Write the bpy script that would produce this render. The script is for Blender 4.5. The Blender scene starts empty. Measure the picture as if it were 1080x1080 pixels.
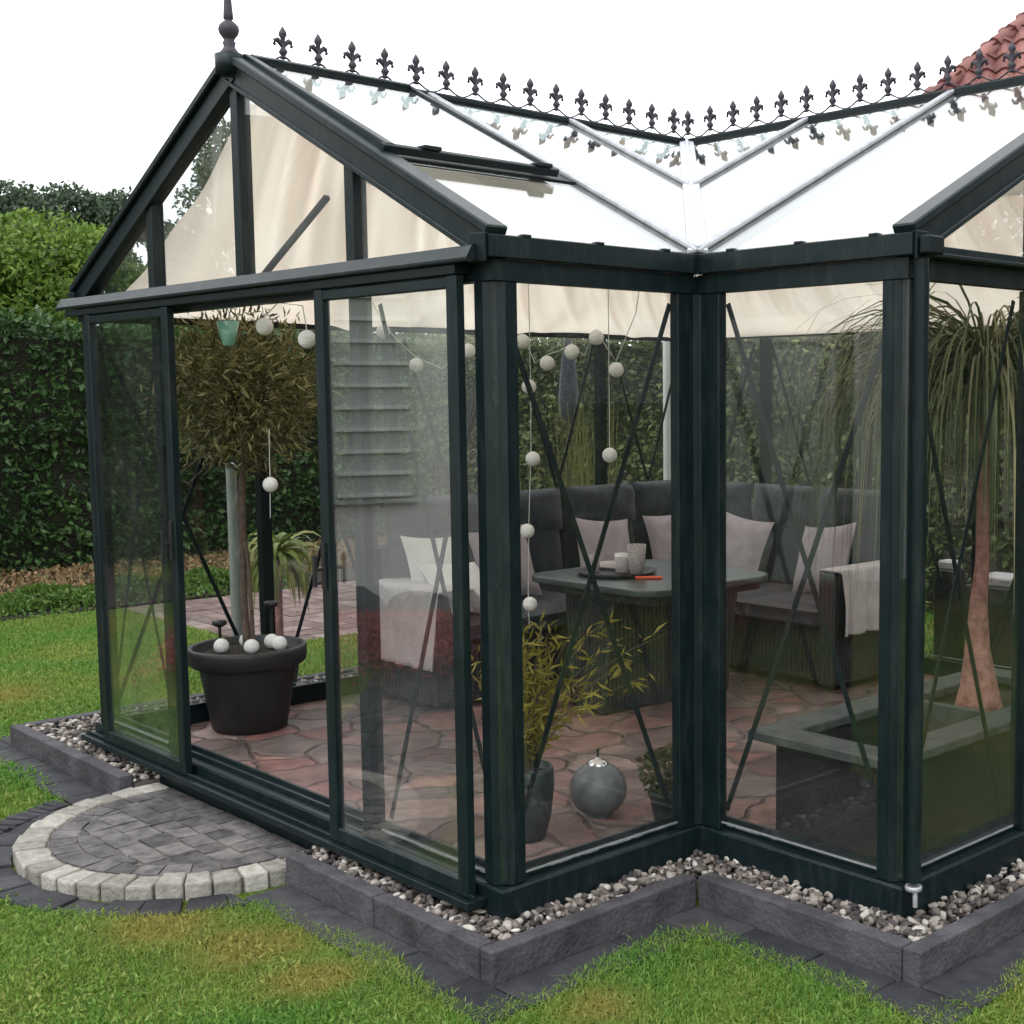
import bpy, math, random
import numpy as np
from mathutils import Vector, Matrix

rng = np.random.default_rng(7)
random.seed(7)
SC = bpy.context.scene
COL = SC.collection

# ------------------------------------------------------------------ camera
CR = Vector((0.70631967, 0.70787283, -0.00534516))
CU = Vector((-0.06651551, 0.07388317, 0.99504621))
CD = Vector((-0.7047611, 0.70246518, -0.09926966))
CP = Vector((3.1891, -2.47172, 1.59999))
FPX = 1413.25
cam = bpy.data.cameras.new('camera')
cam.sensor_width = 36.0
cam.sensor_fit = 'HORIZONTAL'
cam.lens = 36.0 * FPX / 1080.0
cam.shift_x = -159.13 / 1080.0
cam.shift_y = 15.04 / 1080.0
cam.clip_start = 0.05
cam.clip_end = 500.0
cam_o = bpy.data.objects.new('camera', cam)
cam_o.matrix_world = Matrix(((CR.x, CU.x, -CD.x, CP.x), (CR.y, CU.y, -CD.y, CP.y), (CR.z, CU.z, -CD.z, CP.z), (0, 0, 0, 1)))
COL.objects.link(cam_o)
SC.camera = cam_o

# ------------------------------------------------------------------ sky, sun, exposure
SUN_EL, SUN_AZ = math.radians(52), math.radians(200)
w = bpy.data.worlds.new('World')
SC.world = w
w.use_nodes = True
nt = w.node_tree
for n in list(nt.nodes): nt.nodes.remove(n)
wo = nt.nodes.new('ShaderNodeOutputWorld')
bg = nt.nodes.new('ShaderNodeBackground')
sky = nt.nodes.new('ShaderNodeTexSky')
sky.sky_type = 'NISHITA'
sky.sun_disc = False
sky.sun_elevation = SUN_EL
sky.sun_rotation = SUN_AZ
sky.dust_density = 6.0
sky.air_density = 1.0
hsv = nt.nodes.new('ShaderNodeHueSaturation')
hsv.inputs['Saturation'].default_value = 0.12
nt.links.new(sky.outputs[0], hsv.inputs['Color'])
mixw = nt.nodes.new('ShaderNodeMixRGB')
mixw.inputs[0].default_value = 0.72
mixw.inputs[2].default_value = (14.2, 14.6, 15.0, 1)      # even white cloud cover
nt.links.new(hsv.outputs[0], mixw.inputs[1])
nt.links.new(mixw.outputs[0], bg.inputs['Color'])
bg.inputs['Strength'].default_value = 0.15
nt.links.new(bg.outputs[0], wo.inputs['Surface'])
sun = bpy.data.lights.new('sun', 'SUN')
sun.energy = 0.6
sun.angle = math.radians(25)
sun.color = (1.0, 0.97, 0.92)
sun_o = bpy.data.objects.new('sun', sun)
sun_o.rotation_euler = (math.radians(38), 0, math.radians(25))
COL.objects.link(sun_o)
SC.view_settings.view_transform = 'Standard'
SC.view_settings.look = 'None'
SC.view_settings.exposure = 0.28
SC.view_settings.gamma = 1.0
SC.cycles.transparent_max_bounces = 40
SC.cycles.max_bounces = 10
SC.cycles.diffuse_bounces = 4
SC.cycles.glossy_bounces = 5
SC.cycles.transmission_bounces = 6
SC.cycles.sample_clamp_indirect = 6.0

def project(x, y, z):
    v = np.stack([x - CP.x, y - CP.y, z - CP.z], -1)
    f = v @ np.array(CD); f = np.where(np.abs(f) < 1e-4, 1e-4, f)
    return 540 + 159.13 + FPX * (v @ np.array(CR)) / f, 540 + 15.04 - FPX * (v @ np.array(CU)) / f, f

# ------------------------------------------------------------------ plan of the greenhouse
W, L, M = 3.0872, 0.8816, 0.8615
YR = L + W / 2            # y of ridge two
YB = L + W                # back wall
XR = -W / 2               # x of ridge one
HE, HG, HR = 1.999, 2.065, 2.828
MOD = 0.7718

# ------------------------------------------------------------------ materials
MATS = {}
def new_mat(name):
    m = bpy.data.materials.new(name); m.use_nodes = True
    t = m.node_tree
    for n in list(t.nodes): t.nodes.remove(n)
    out = t.nodes.new('ShaderNodeOutputMaterial')
    MATS[name] = m
    return m, t, out
def N(t, kind, **kw):
    n = t.nodes.new(kind)
    for k, v in kw.items():
        if k.startswith('i_'):
            key = k[2:].replace('_', ' ')
            n.inputs[key].default_value = v
        else: setattr(n, k, v)
    return n
def ramp(t, fac, stops):
    r = t.nodes.new('ShaderNodeValToRGB')
    el = r.color_ramp.elements
    while len(el) < len(stops): el.new(0.5)
    for e, (p, c) in zip(el, stops):
        e.position = p; e.color = (*c, 1)
    t.links.new(fac, r.inputs[0])
    return r.outputs[0]
def coords(t, scale=(1, 1, 1), kind='Object'):
    tc = t.nodes.new('ShaderNodeTexCoord'); mp = t.nodes.new('ShaderNodeMapping')
    mp.inputs['Scale'].default_value = scale
    t.links.new(tc.outputs[kind], mp.inputs[0])
    return mp.outputs[0]
def world_coords(t, scale=(1, 1, 1)):
    g = t.nodes.new('ShaderNodeNewGeometry'); mp = t.nodes.new('ShaderNodeMapping')
    mp.inputs['Scale'].default_value = scale
    t.links.new(g.outputs['Position'], mp.inputs[0])
    return mp.outputs[0]
def surf(name, c1, c2, scale=8, rough=0.6, r2=None, bump=0.2, bscale=40, metal=0.0, spec=0.5, detail=6, coat=0.0, dist=0.01):
    """two-tone noisy surface"""
    m, t, out = new_mat(name)
    p = N(t, 'ShaderNodeBsdfPrincipled')
    p.inputs['Metallic'].default_value = metal
    p.inputs['Specular IOR Level'].default_value = spec
    p.inputs['Coat Weight'].default_value = coat
    v = world_coords(t)
    n1 = N(t, 'ShaderNodeTexNoise', i_Scale=scale, i_Detail=detail, i_Roughness=0.6)
    t.links.new(v, n1.inputs['Vector'])
    t.links.new(ramp(t, n1.outputs['Fac'], [(0.3, c1), (0.7, c2)]), p.inputs['Base Color'])
    mr = N(t, 'ShaderNodeMapRange'); mr.inputs['To Min'].default_value = rough; mr.inputs['To Max'].default_value = r2 if r2 is not None else rough
    t.links.new(n1.outputs['Fac'], mr.inputs['Value']); t.links.new(mr.outputs[0], p.inputs['Roughness'])
    if bump:
        n2 = N(t, 'ShaderNodeTexNoise', i_Scale=bscale, i_Detail=5.0)
        t.links.new(v, n2.inputs['Vector'])
        b = N(t, 'ShaderNodeBump', i_Strength=bump, i_Distance=dist)
        t.links.new(n2.outputs['Fac'], b.inputs['Height']); t.links.new(b.outputs[0], p.inputs['Normal'])
    t.links.new(p.outputs[0], out.inputs[0])
    return m
def island(name, stops, rough=0.6, trans=0.0, spec=0.3, noise=None, bump=0.0):
    """colour drawn per loose piece of the mesh: leaves, blades, pebbles, setts"""
    m, t, out = new_mat(name)
    g = N(t, 'ShaderNodeNewGeometry')
    p = N(t, 'ShaderNodeBsdfPrincipled', i_Roughness=rough)
    p.inputs['Specular IOR Level'].default_value = spec
    col = ramp(t, g.outputs['Random Per Island'], stops)
    v = world_coords(t)
    if noise:
        n1 = N(t, 'ShaderNodeTexNoise', i_Scale=noise[0], i_Detail=4.0)
        t.links.new(v, n1.inputs['Vector'])
        mx = N(t, 'ShaderNodeMixRGB'); mx.blend_type = 'MULTIPLY'; mx.inputs[0].default_value = noise[1]
        t.links.new(col, mx.inputs[1])
        t.links.new(ramp(t, n1.outputs['Fac'], [(0.3, noise[2]), (0.7, noise[3])]), mx.inputs[2])
        col = mx.outputs[0]
    t.links.new(col, p.inputs['Base Color'])
    if bump:
        n2 = N(t, 'ShaderNodeTexNoise', i_Scale=60.0, i_Detail=5.0)
        t.links.new(v, n2.inputs['Vector'])
        b = N(t, 'ShaderNodeBump', i_Strength=bump, i_Distance=0.008)
        t.links.new(n2.outputs['Fac'], b.inputs['Height']); t.links.new(b.outputs[0], p.inputs['Normal'])
    last = p.outputs[0]
    if trans:
        tr = N(t, 'ShaderNodeBsdfTranslucent')
        t.links.new(col, tr.inputs[0])
        ms = N(t, 'ShaderNodeMixShader'); ms.inputs[0].default_value = trans
        t.links.new(p.outputs[0], ms.inputs[1]); t.links.new(tr.outputs[0], ms.inputs[2])
        last = ms.outputs[0]
    t.links.new(last, out.inputs[0])
    return m
def glass(name, tint, dust=0.015, ref=1.0):
    m, t, out = new_mat(name)
    g = N(t, 'ShaderNodeNewGeometry')
    dp = N(t, 'ShaderNodeVectorMath', operation='DOT_PRODUCT')
    t.links.new(g.outputs['Normal'], dp.inputs[0]); t.links.new(g.outputs['Incoming'], dp.inputs[1])
    ab = N(t, 'ShaderNodeMath', operation='ABSOLUTE'); t.links.new(dp.outputs['Value'], ab.inputs[0])
    om = N(t, 'ShaderNodeMath', operation='SUBTRACT'); om.inputs[0].default_value = 1.0; t.links.new(ab.outputs[0], om.inputs[1])
    pw = N(t, 'ShaderNodeMath', operation='POWER'); pw.inputs[1].default_value = 5.0; t.links.new(om.outputs[0], pw.inputs[0])
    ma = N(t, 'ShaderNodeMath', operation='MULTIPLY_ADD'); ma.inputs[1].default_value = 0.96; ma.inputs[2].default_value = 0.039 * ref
    t.links.new(pw.outputs[0], ma.inputs[0])
    tr = N(t, 'ShaderNodeBsdfTransparent'); tr.inputs[0].default_value = (*tint, 1)
    gl = N(t, 'ShaderNodeBsdfGlossy'); gl.inputs['Roughness'].default_value = 0.0; gl.inputs[0].default_value = (1, 1, 1, 1)
    df = N(t, 'ShaderNodeBsdfDiffuse'); df.inputs[0].default_value = (0.6, 0.62, 0.6, 1)
    v = world_coords(t)
    n1 = N(t, 'ShaderNodeTexNoise', i_Scale=2.2, i_Detail=7.0, i_Roughness=0.65); t.links.new(v, n1.inputs['Vector'])
    mr = N(t, 'ShaderNodeMapRange'); mr.inputs['From Min'].default_value = 0.4; mr.inputs['From Max'].default_value = 0.8
    mr.inputs['To Min'].default_value = dust * 0.3; mr.inputs['To Max'].default_value = dust * 3
    t.links.new(n1.outputs['Fac'], mr.inputs['Value'])
    sz = N(t, 'ShaderNodeSeparateXYZ'); t.links.new(v, sz.inputs[0])
    dz = N(t, 'ShaderNodeMapRange'); dz.inputs['From Min'].default_value = 0.09; dz.inputs['From Max'].default_value = 0.42
    dz.inputs['To Min'].default_value = 0.05; dz.inputs['To Max'].default_value = 0.0; t.links.new(sz.outputs[2], dz.inputs['Value'])
    ns = N(t, 'ShaderNodeTexNoise', i_Scale=38.0, i_Detail=6.0, i_Roughness=0.7); t.links.new(v, ns.inputs['Vector'])
    pwn = N(t, 'ShaderNodeMath', operation='POWER'); pwn.inputs[1].default_value = 3.0; t.links.new(ns.outputs['Fac'], pwn.inputs[0])
    dm = N(t, 'ShaderNodeMath', operation='MULTIPLY'); t.links.new(dz.outputs[0], dm.inputs[0]); t.links.new(pwn.outputs[0], dm.inputs[1])
    da = N(t, 'ShaderNodeMath', operation='ADD'); t.links.new(mr.outputs[0], da.inputs[0]); t.links.new(dm.outputs[0], da.inputs[1])
    m0 = N(t, 'ShaderNodeMixShader'); t.links.new(da.outputs[0], m0.inputs[0]); t.links.new(tr.outputs[0], m0.inputs[1]); t.links.new(df.outputs[0], m0.inputs[2])
    m1 = N(t, 'ShaderNodeMixShader'); t.links.new(ma.outputs[0], m1.inputs[0]); t.links.new(m0.outputs[0], m1.inputs[1]); t.links.new(gl.outputs[0], m1.inputs[2])
    t.links.new(m1.outputs[0], out.inputs[0])
    return m
def fabric(name, c1, c2, trans=0.0, weave=600, bump=0.3, scale=5):
    m, t, out = new_mat(name)
    p = N(t, 'ShaderNodeBsdfPrincipled', i_Roughness=0.9); p.inputs['Specular IOR Level'].default_value = 0.15
    p.inputs['Sheen Weight'].default_value = 0.25
    v = world_coords(t)
    n1 = N(t, 'ShaderNodeTexNoise', i_Scale=scale, i_Detail=6.0); t.links.new(v, n1.inputs['Vector'])
    col = ramp(t, n1.outputs['Fac'], [(0.3, c1), (0.7, c2)])
    t.links.new(col, p.inputs['Base Color'])
    n2 = N(t, 'ShaderNodeTexNoise', i_Scale=float(weave), i_Detail=2.0); t.links.new(v, n2.inputs['Vector'])
    n3 = N(t, 'ShaderNodeTexNoise', i_Scale=14.0, i_Detail=3.0); t.links.new(v, n3.inputs['Vector'])
    ad = N(t, 'ShaderNodeMath', operation='MULTIPLY_ADD'); ad.inputs[1].default_value = 6.0
    t.links.new(n3.outputs['Fac'], ad.inputs[0]); t.links.new(n2.outputs['Fac'], ad.inputs[2])
    b = N(t, 'ShaderNodeBump', i_Strength=bump, i_Distance=0.004)
    t.links.new(ad.outputs[0], b.inputs['Height']); t.links.new(b.outputs[0], p.inputs['Normal'])
    last = p.outputs[0]
    if trans:
        tr = N(t, 'ShaderNodeBsdfTranslucent'); t.links.new(col, tr.inputs[0])
        ms = N(t, 'ShaderNodeMixShader'); ms.inputs[0].default_value = trans
        t.links.new(last, ms.inputs[1]); t.links.new(tr.outputs[0], ms.inputs[2]); last = ms.outputs[0]
    t.links.new(last, out.inputs[0])
    return m

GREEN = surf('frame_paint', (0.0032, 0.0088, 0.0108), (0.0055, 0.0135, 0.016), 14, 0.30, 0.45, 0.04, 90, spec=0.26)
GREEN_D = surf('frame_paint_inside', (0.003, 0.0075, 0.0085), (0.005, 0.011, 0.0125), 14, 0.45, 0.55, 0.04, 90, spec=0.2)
def dusty(m):
    t = m.node_tree; p = [n for n in t.nodes if n.type == 'BSDF_PRINCIPLED'][0]
    src = p.inputs['Base Color'].links[0].from_socket
    v = world_coords(t, (1, 1, .18)); n = N(t, 'ShaderNodeTexNoise', i_Scale=26.0, i_Detail=7.0, i_Roughness=.7); t.links.new(v, n.inputs['Vector'])
    f = ramp(t, n.outputs['Fac'], [(.5, (0, 0, 0)), (.8, (.16, .16, .16))])
    mc = N(t, 'ShaderNodeMixRGB'); mc.inputs[2].default_value = (.12, .125, .115, 1); t.links.new(f, mc.inputs[0]); t.links.new(src, mc.inputs[1]); t.links.new(mc.outputs[0], p.inputs['Base Color'])
dusty(GREEN)
CAST = surf('cast_iron_paint', (0.02, 0.017, 0.026), (0.038, 0.03, 0.045), 60, 0.5, 0.65, 0.3, 160)
ALU = surf('bare_aluminium', (0.3, 0.31, 0.33), (0.46, 0.47, 0.5), 25, 0.42, 0.55, 0.08, 120, metal=0.55)
STEEL = surf('polished_steel', (0.6, 0.6, 0.6), (0.75, 0.75, 0.75), 30, 0.15, 0.25, 0, metal=1.0)
BLACK = surf('black_plastic', (0.008, 0.008, 0.01), (0.016, 0.016, 0.018), 20, 0.4, 0.55, 0.05, 100)
GLASS = glass('wall_glass', (0.966, 0.976, 0.971), 0.003)
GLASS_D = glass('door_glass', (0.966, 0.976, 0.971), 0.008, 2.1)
GLASS_R = glass('roof_glass', (0.93, 0.965, 0.96), 0.01)
CLOTH = fabric('shade_cloth_fabric', (0.91, 0.735, 0.62), (0.95, 0.81, 0.70), 0.66, 500, 0.3, 2.5)
CHAR = fabric('charcoal_fabric', (0.021, 0.026, 0.035), (0.036, 0.043, 0.055), 0, 400, 0.5, 9)
PINK = fabric('dusty_pink_fabric', (0.31, 0.265, 0.295), (0.40, 0.35, 0.38), 0, 500, 0.4, 12)
LGREY = fabric('pale_grey_fabric', (0.42, 0.38, 0.38), (0.52, 0.47, 0.47), 0, 300, 0.5, 12)
WHITEF = fabric('white_fabric', (0.62, 0.62, 0.6), (0.74, 0.73, 0.71), 0, 300, 0.5, 12)
PLAST = surf('pot_plastic', (0.011, 0.012, 0.014), (0.02, 0.021, 0.024), 12, 0.42, 0.6, 0.15, 60)
GLAZE = surf('grey_glazed_ceramic', (0.022, 0.03, 0.033), (0.045, 0.057, 0.06), 10, 0.32, 0.5, 0.1, 40)
CERAM = surf('matt_grey_ceramic', (0.10, 0.11, 0.115), (0.17, 0.18, 0.185), 12, 0.3, 0.45, 0.12, 50)
SOIL = surf('potting_soil', (0.012, 0.008, 0.006), (0.04, 0.028, 0.02), 60, 0.95, None, 1.0, 70, dist=0.02)
BARK = surf('brown_bark', (0.06, 0.04, 0.03), (0.15, 0.11, 0.085), 30, 0.85, None, 0.8, 60)
BARKR = surf('reddish_palm_bark', (0.22, 0.085, 0.07), (0.50, 0.25, 0.215), 22, 0.8, None, 0.9, 45, dist=0.015)
KERB = surf('dark_concrete_kerb', (0.024, 0.023, 0.029), (0.085, 0.08, 0.09), 7, 0.75, 0.9, 0.9, 60, detail=10)
SLATE = island('dark_pavers', [(0, (0.022, 0.023, 0.029)), (0.5, (0.034, 0.034, 0.042)), (1, (0.052, 0.051, 0.058))], 0.7, noise=(14, 0.8, (0.6, 0.6, 0.6), (1.25, 1.25, 1.2)), bump=0.5)
COBB = island('dark_cobbles', [(0, (0.075, 0.072, 0.075)), (0.5, (0.115, 0.110, 0.114)), (1, (0.16, 0.153, 0.156))], 0.7, noise=(18, 0.9, (0.5, 0.5, 0.5), (1.4, 1.35, 1.3)), bump=0.9)
SETT = island('granite_setts', [(0, (0.22, 0.215, 0.195)), (0.5, (0.32, 0.31, 0.285)), (1, (0.42, 0.41, 0.38))], 0.8, noise=(26, 0.8, (0.62, 0.6, 0.56), (1.15, 1.12, 1.1)), bump=1.0)
PEBB = island('mixed_pebbles', [(0, (0.03, 0.028, 0.03)), (0.3, (0.09, 0.08, 0.075)), (0.55, (0.18, 0.15, 0.13)), (0.8, (0.30, 0.27, 0.24)), (1, (0.5, 0.48, 0.44))], 0.7, noise=(90, 0.5, (0.6, 0.55, 0.55), (1.1, 1.1, 1.1)), bump=0.4)
JOINT = surf('joint_sand', (0.10, 0.088, 0.075), (0.19, 0.17, 0.145), 40, 0.95, None, 0.6, 120)
DWOOD = surf('black_stained_wood', (0.007, 0.007, 0.008), (0.018, 0.017, 0.018), 12, 0.6, 0.75, 0.3, 60)
RIM = surf('weathered_grey_board', (0.03, 0.033, 0.034), (0.085, 0.09, 0.089), 14, 0.6, 0.8, 0.4, 50)
WATER = surf('dark_pond_water', (0.006, 0.01, 0.008), (0.01, 0.016, 0.012), 5, 0.05, 0.08, 0.1, 8)
TABLE = surf('slate_green_tabletop', (0.04, 0.055, 0.052), (0.068, 0.085, 0.08), 6, 0.25, 0.4, 0.05, 80)
WHITEP = surf('white_paint', (0.72, 0.72, 0.70), (0.8, 0.8, 0.78), 6, 0.5, None, 0.1, 60)
GREYW = surf('grey_window_frame', (0.46, 0.49, 0.46), (0.54, 0.57, 0.54), 6, 0.5, None, 0.1, 60)
BRICK = surf('red_brick_wall', (0.2, 0.07, 0.045), (0.3, 0.12, 0.08), 30, 0.85, None, 0.5, 60)
TILE = island('clay_roof_tiles', [(0, (0.13, 0.048, 0.045)), (0.5, (0.18, 0.07, 0.062)), (1, (0.24, 0.105, 0.09))], 0.6, noise=(9, 0.7, (0.55, 0.5, 0.5), (1.2, 1.2, 1.2)), bump=0.3)
PALEP = surf('pale_pole_paint', (0.6, 0.62, 0.6), (0.7, 0.72, 0.7), 10, 0.5, None, 0.1, 60)
BULB = surf('white_rattan_globe', (0.82, 0.82, 0.8), (0.93, 0.93, 0.91), 120, 0.5, None, 0.8, 220)
MINT = surf('mint_glass', (0.16, 0.34, 0.27), (0.22, 0.44, 0.35), 10, 0.2, None, 0, 60)
CABLE = surf('clear_cable', (0.5, 0.52, 0.5), (0.6, 0.62, 0.6), 10, 0.4, None, 0)
RED = surf('red_plastic', (0.65, 0.07, 0.03), (0.75, 0.1, 0.04), 10, 0.35, None, 0)
TIN = surf('patterned_mug', (0.2, 0.16, 0.17), (0.5, 0.45, 0.44), 90, 0.4, None, 0.1, 90)

def leafmat(name, cs, trans=0.3, rough=0.45, spec=0.35, noise=None):
    return island(name, [(i / (len(cs) - 1), c) for i, c in enumerate(cs)], rough, trans, spec, noise)
HEDGE = leafmat('hedge_leaves', [(0.020, 0.052, 0.015), (0.034, 0.085, 0.024), (0.05, 0.11, 0.032), (0.085, 0.155, 0.055)], 0.25, 0.4, noise=(1.6, .85, (.55, .62, .6), (1.45, 1.35, 1.2)))
HEDGE2 = leafmat('back_hedge_leaves', [(0.045, 0.07, 0.022), (0.085, 0.12, 0.04), (0.13, 0.16, 0.06), (0.22, 0.24, 0.11)], 0.25, 0.4, noise=(1.9, .85, (.5, .55, .55), (1.35, 1.3, 1.2)))
LIME = leafmat('lime_tree_leaves', [(0.06, 0.12, 0.014), (0.12, 0.21, 0.03), (0.21, 0.31, 0.06)], 0.35, 0.5, noise=(1.8, .9, (.45, .55, .5), (1.4, 1.3, 1.2)))
FIR = leafmat('dark_tree_leaves', [(0.035, 0.06, 0.036), (0.065, 0.10, 0.058), (0.11, 0.155, 0.095)], 0.2, 0.6)
OLIVE = leafmat('olive_crown_leaves', [(0.05, 0.055, 0.02), (0.12, 0.12, 0.045), (0.20, 0.19, 0.075), (0.42, 0.38, 0.20)], 0.25, 0.55)
BAMB = leafmat('bamboo_leaves', [(0.15, 0.13, 0.02), (0.29, 0.24, 0.04), (0.42, 0.34, 0.085)], 0.35, 0.5)
DRAC = leafmat('strap_leaves', [(0.08, 0.12, 0.02), (0.20, 0.25, 0.05), (0.38, 0.36, 0.12)], 0.3, 0.4)
PALM = leafmat('palm_leaves', [(0.035, 0.055, 0.018), (0.075, 0.10, 0.035), (0.13, 0.15, 0.06), (0.25, 0.22, 0.12)], 0.25, 0.45)
REED = leafmat('reed_leaves', [(0.10, 0.11, 0.035), (0.17, 0.17, 0.055), (0.26, 0.24, 0.10)], 0.35, 0.5)
def worn(m, fac_name='patch'):
    t = m.node_tree
    p = [n for n in t.nodes if n.type == 'BSDF_PRINCIPLED'][0]
    src = p.inputs['Base Color'].links[0].from_socket
    v = world_coords(t); acc = None
    nz = N(t, 'ShaderNodeTexNoise', i_Scale=5.0, i_Detail=4.0); t.links.new(v, nz.inputs['Vector'])
    for (x, y, r) in ((-.95, -.66, .34), (-.62, -.52, .36), (-.25, -.52, .24), (.50, -.05, .2), (-4.9, .2, .4)):
        d = N(t, 'ShaderNodeVectorMath', operation='DISTANCE'); d.inputs[1].default_value = (x, y, -.12); t.links.new(v, d.inputs[0])
        mr = N(t, 'ShaderNodeMapRange'); mr.inputs['From Min'].default_value = 0; mr.inputs['From Max'].default_value = r; mr.inputs['To Min'].default_value = 1; mr.inputs['To Max'].default_value = 0
        t.links.new(d.outputs['Value'], mr.inputs['Value'])
        if acc is None: acc = mr.outputs[0]
        else:
            mx = N(t, 'ShaderNodeMath', operation='MAXIMUM'); t.links.new(acc, mx.inputs[0]); t.links.new(mr.outputs[0], mx.inputs[1]); acc = mx.outputs[0]
    ad = N(t, 'ShaderNodeMath', operation='MULTIPLY_ADD'); ad.inputs[1].default_value = 1.6; ad.inputs[2].default_value = -.62
    t.links.new(nz.outputs['Fac'], ad.inputs[0])
    sm = N(t, 'ShaderNodeMath', operation='ADD', use_clamp=True); t.links.new(acc, sm.inputs[0]); t.links.new(ad.outputs[0], sm.inputs[1])
    ml = N(t, 'ShaderNodeMath', operation='MULTIPLY', use_clamp=True); t.links.new(sm.outputs[0], ml.inputs[0]); t.links.new(acc, ml.inputs[1])
    m2 = N(t, 'ShaderNodeMath', operation='MULTIPLY', use_clamp=True); m2.inputs[1].default_value = 1.5; t.links.new(ml.outputs[0], m2.inputs[0])
    mc = N(t, 'ShaderNodeMixRGB'); mc.inputs[2].default_value = (.33, .31, .085, 1)
    t.links.new(m2.outputs[0], mc.inputs[0]); t.links.new(src, mc.inputs[1])
    for l in [l for l in t.links if l.from_socket == src and l.to_node != mc]:
        to = l.to_socket; t.links.remove(l); t.links.new(mc.outputs[0], to)
HEATH = leafmat('heather_flowers', [(0.2, 0.035, 0.045), (0.4, 0.08, 0.09), (0.5, 0.16, 0.15)], 0.2, 0.7)
GRASS = leafmat('grass_blades', [(0.07, 0.15, 0.028), (0.13, 0.27, 0.05), (0.20, 0.35, 0.075), (0.32, 0.40, 0.14)], 0.45, 0.5, 0.25,
                noise=(1.7, 0.95, (0.75, 0.98, 0.8), (1.45, 1.10, 1.05)))
COVER = leafmat('ground_cover_leaves', [(0.05, 0.11, 0.015), (0.09, 0.17, 0.03), (0.13, 0.22, 0.05)], 0.3, 0.5)
MULCHL = leafmat('fallen_leaves', [(0.12, 0.07, 0.035), (0.22, 0.14, 0.07), (0.32, 0.22, 0.12), (0.10, 0.12, 0.03)], 0.1, 0.8)

# lawn soil
m, t, out = new_mat('lawn_soil')
p = N(t, 'ShaderNodeBsdfPrincipled', i_Roughness=0.95); p.inputs['Specular IOR Level'].default_value = 0.1
v = world_coords(t)
n1 = N(t, 'ShaderNodeTexNoise', i_Scale=1.4, i_Detail=6.0); t.links.new(v, n1.inputs['Vector'])
n2 = N(t, 'ShaderNodeTexNoise', i_Scale=70.0, i_Detail=4.0); t.links.new(v, n2.inputs['Vector'])
c1 = ramp(t, n1.outputs['Fac'], [(0.35, (0.07, 0.13, 0.022)), (0.65, (0.16, 0.17, 0.04))])
c2 = ramp(t, n2.outputs['Fac'], [(0.3, (0.45, 0.42, 0.35)), (0.7, (1.3, 1.3, 1.2))])
mx = N(t, 'ShaderNodeMixRGB'); mx.blend_type = 'MULTIPLY'; mx.inputs[0].default_value = 1.0
t.links.new(c1, mx.inputs[1]); t.links.new(c2, mx.inputs[2]); t.links.new(mx.outputs[0], p.inputs['Base Color'])
b = N(t, 'ShaderNodeBump', i_Strength=0.8, i_Distance=0.02); t.links.new(n2.outputs['Fac'], b.inputs['Height']); t.links.new(b.outputs[0], p.inputs['Normal'])
t.links.new(p.outputs[0], out.inputs[0])
LAWN = m

worn(GRASS)
# crazy paving inside
m, t, out = new_mat('crazy_paving')
p = N(t, 'ShaderNodeBsdfPrincipled'); p.inputs['Specular IOR Level'].default_value = 0.4
v = world_coords(t)
wn = N(t, 'ShaderNodeTexNoise', i_Scale=2.6, i_Detail=3.0); t.links.new(v, wn.inputs['Vector'])
vm = N(t, 'ShaderNodeVectorMath', operation='MULTIPLY_ADD'); vm.inputs[1].default_value = (0.4, 0.4, 0)
t.links.new(wn.outputs['Color'], vm.inputs[0]); t.links.new(v, vm.inputs[2])
flat = N(t, 'ShaderNodeVectorMath', operation='MULTIPLY'); flat.inputs[1].default_value = (1, 1, 0); t.links.new(vm.outputs[0], flat.inputs[0])
vo = N(t, 'ShaderNodeTexVoronoi', feature='DISTANCE_TO_EDGE', i_Scale=3.6); t.links.new(flat.outputs[0], vo.inputs['Vector'])
vc = N(t, 'ShaderNodeTexVoronoi', feature='F1', i_Scale=3.6); t.links.new(flat.outputs[0], vc.inputs['Vector'])
sx = N(t, 'ShaderNodeSeparateColor'); t.links.new(vc.outputs['Color'], sx.inputs[0])
stone = ramp(t, sx.outputs[0], [(0.0, (0.12, 0.075, 0.07)), (0.3, (0.24, 0.125, 0.115)), (0.55, (0.17, 0.14, 0.135)), (0.75, (0.30, 0.17, 0.15)), (1.0, (0.30, 0.23, 0.21))])
n2 = N(t, 'ShaderNodeTexNoise', i_Scale=6.5, i_Detail=9.0, i_Roughness=0.68); t.links.new(v, n2.inputs['Vector'])
mx = N(t, 'ShaderNodeMixRGB'); mx.blend_type = 'MULTIPLY'; mx.inputs[0].default_value = 0.85
t.links.new(stone, mx.inputs[1]); t.links.new(ramp(t, n2.outputs['Fac'], [(0.32, (0.38, 0.36, 0.36)), (0.68, (1.4, 1.32, 1.3))]), mx.inputs[2])
jr = ramp(t, vo.outputs['Distance'], [(0.0, (.8, .8, .8)), (0.07, (0, 0, 0))])
mj = N(t, 'ShaderNodeMixRGB'); t.links.new(jr, mj.inputs[0]); t.links.new(mx.outputs[0], mj.inputs[1]); mj.inputs[2].default_value = (0.15, 0.125, 0.115, 1)
t.links.new(mj.outputs[0], p.inputs['Base Color'])
hr = N(t, 'ShaderNodeMapRange'); hr.inputs['From Max'].default_value = 0.07; t.links.new(vo.outputs['Distance'], hr.inputs['Value'])
ha = N(t, 'ShaderNodeMath', operation='MULTIPLY_ADD'); ha.inputs[1].default_value = 0.9; t.links.new(n2.outputs['Fac'], ha.inputs[0]); t.links.new(hr.outputs[0], ha.inputs[2])
b = N(t, 'ShaderNodeBump', i_Strength=1.0, i_Distance=0.02); t.links.new(ha.outputs[0], b.inputs['Height']); t.links.new(b.outputs[0], p.inputs['Normal'])
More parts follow.
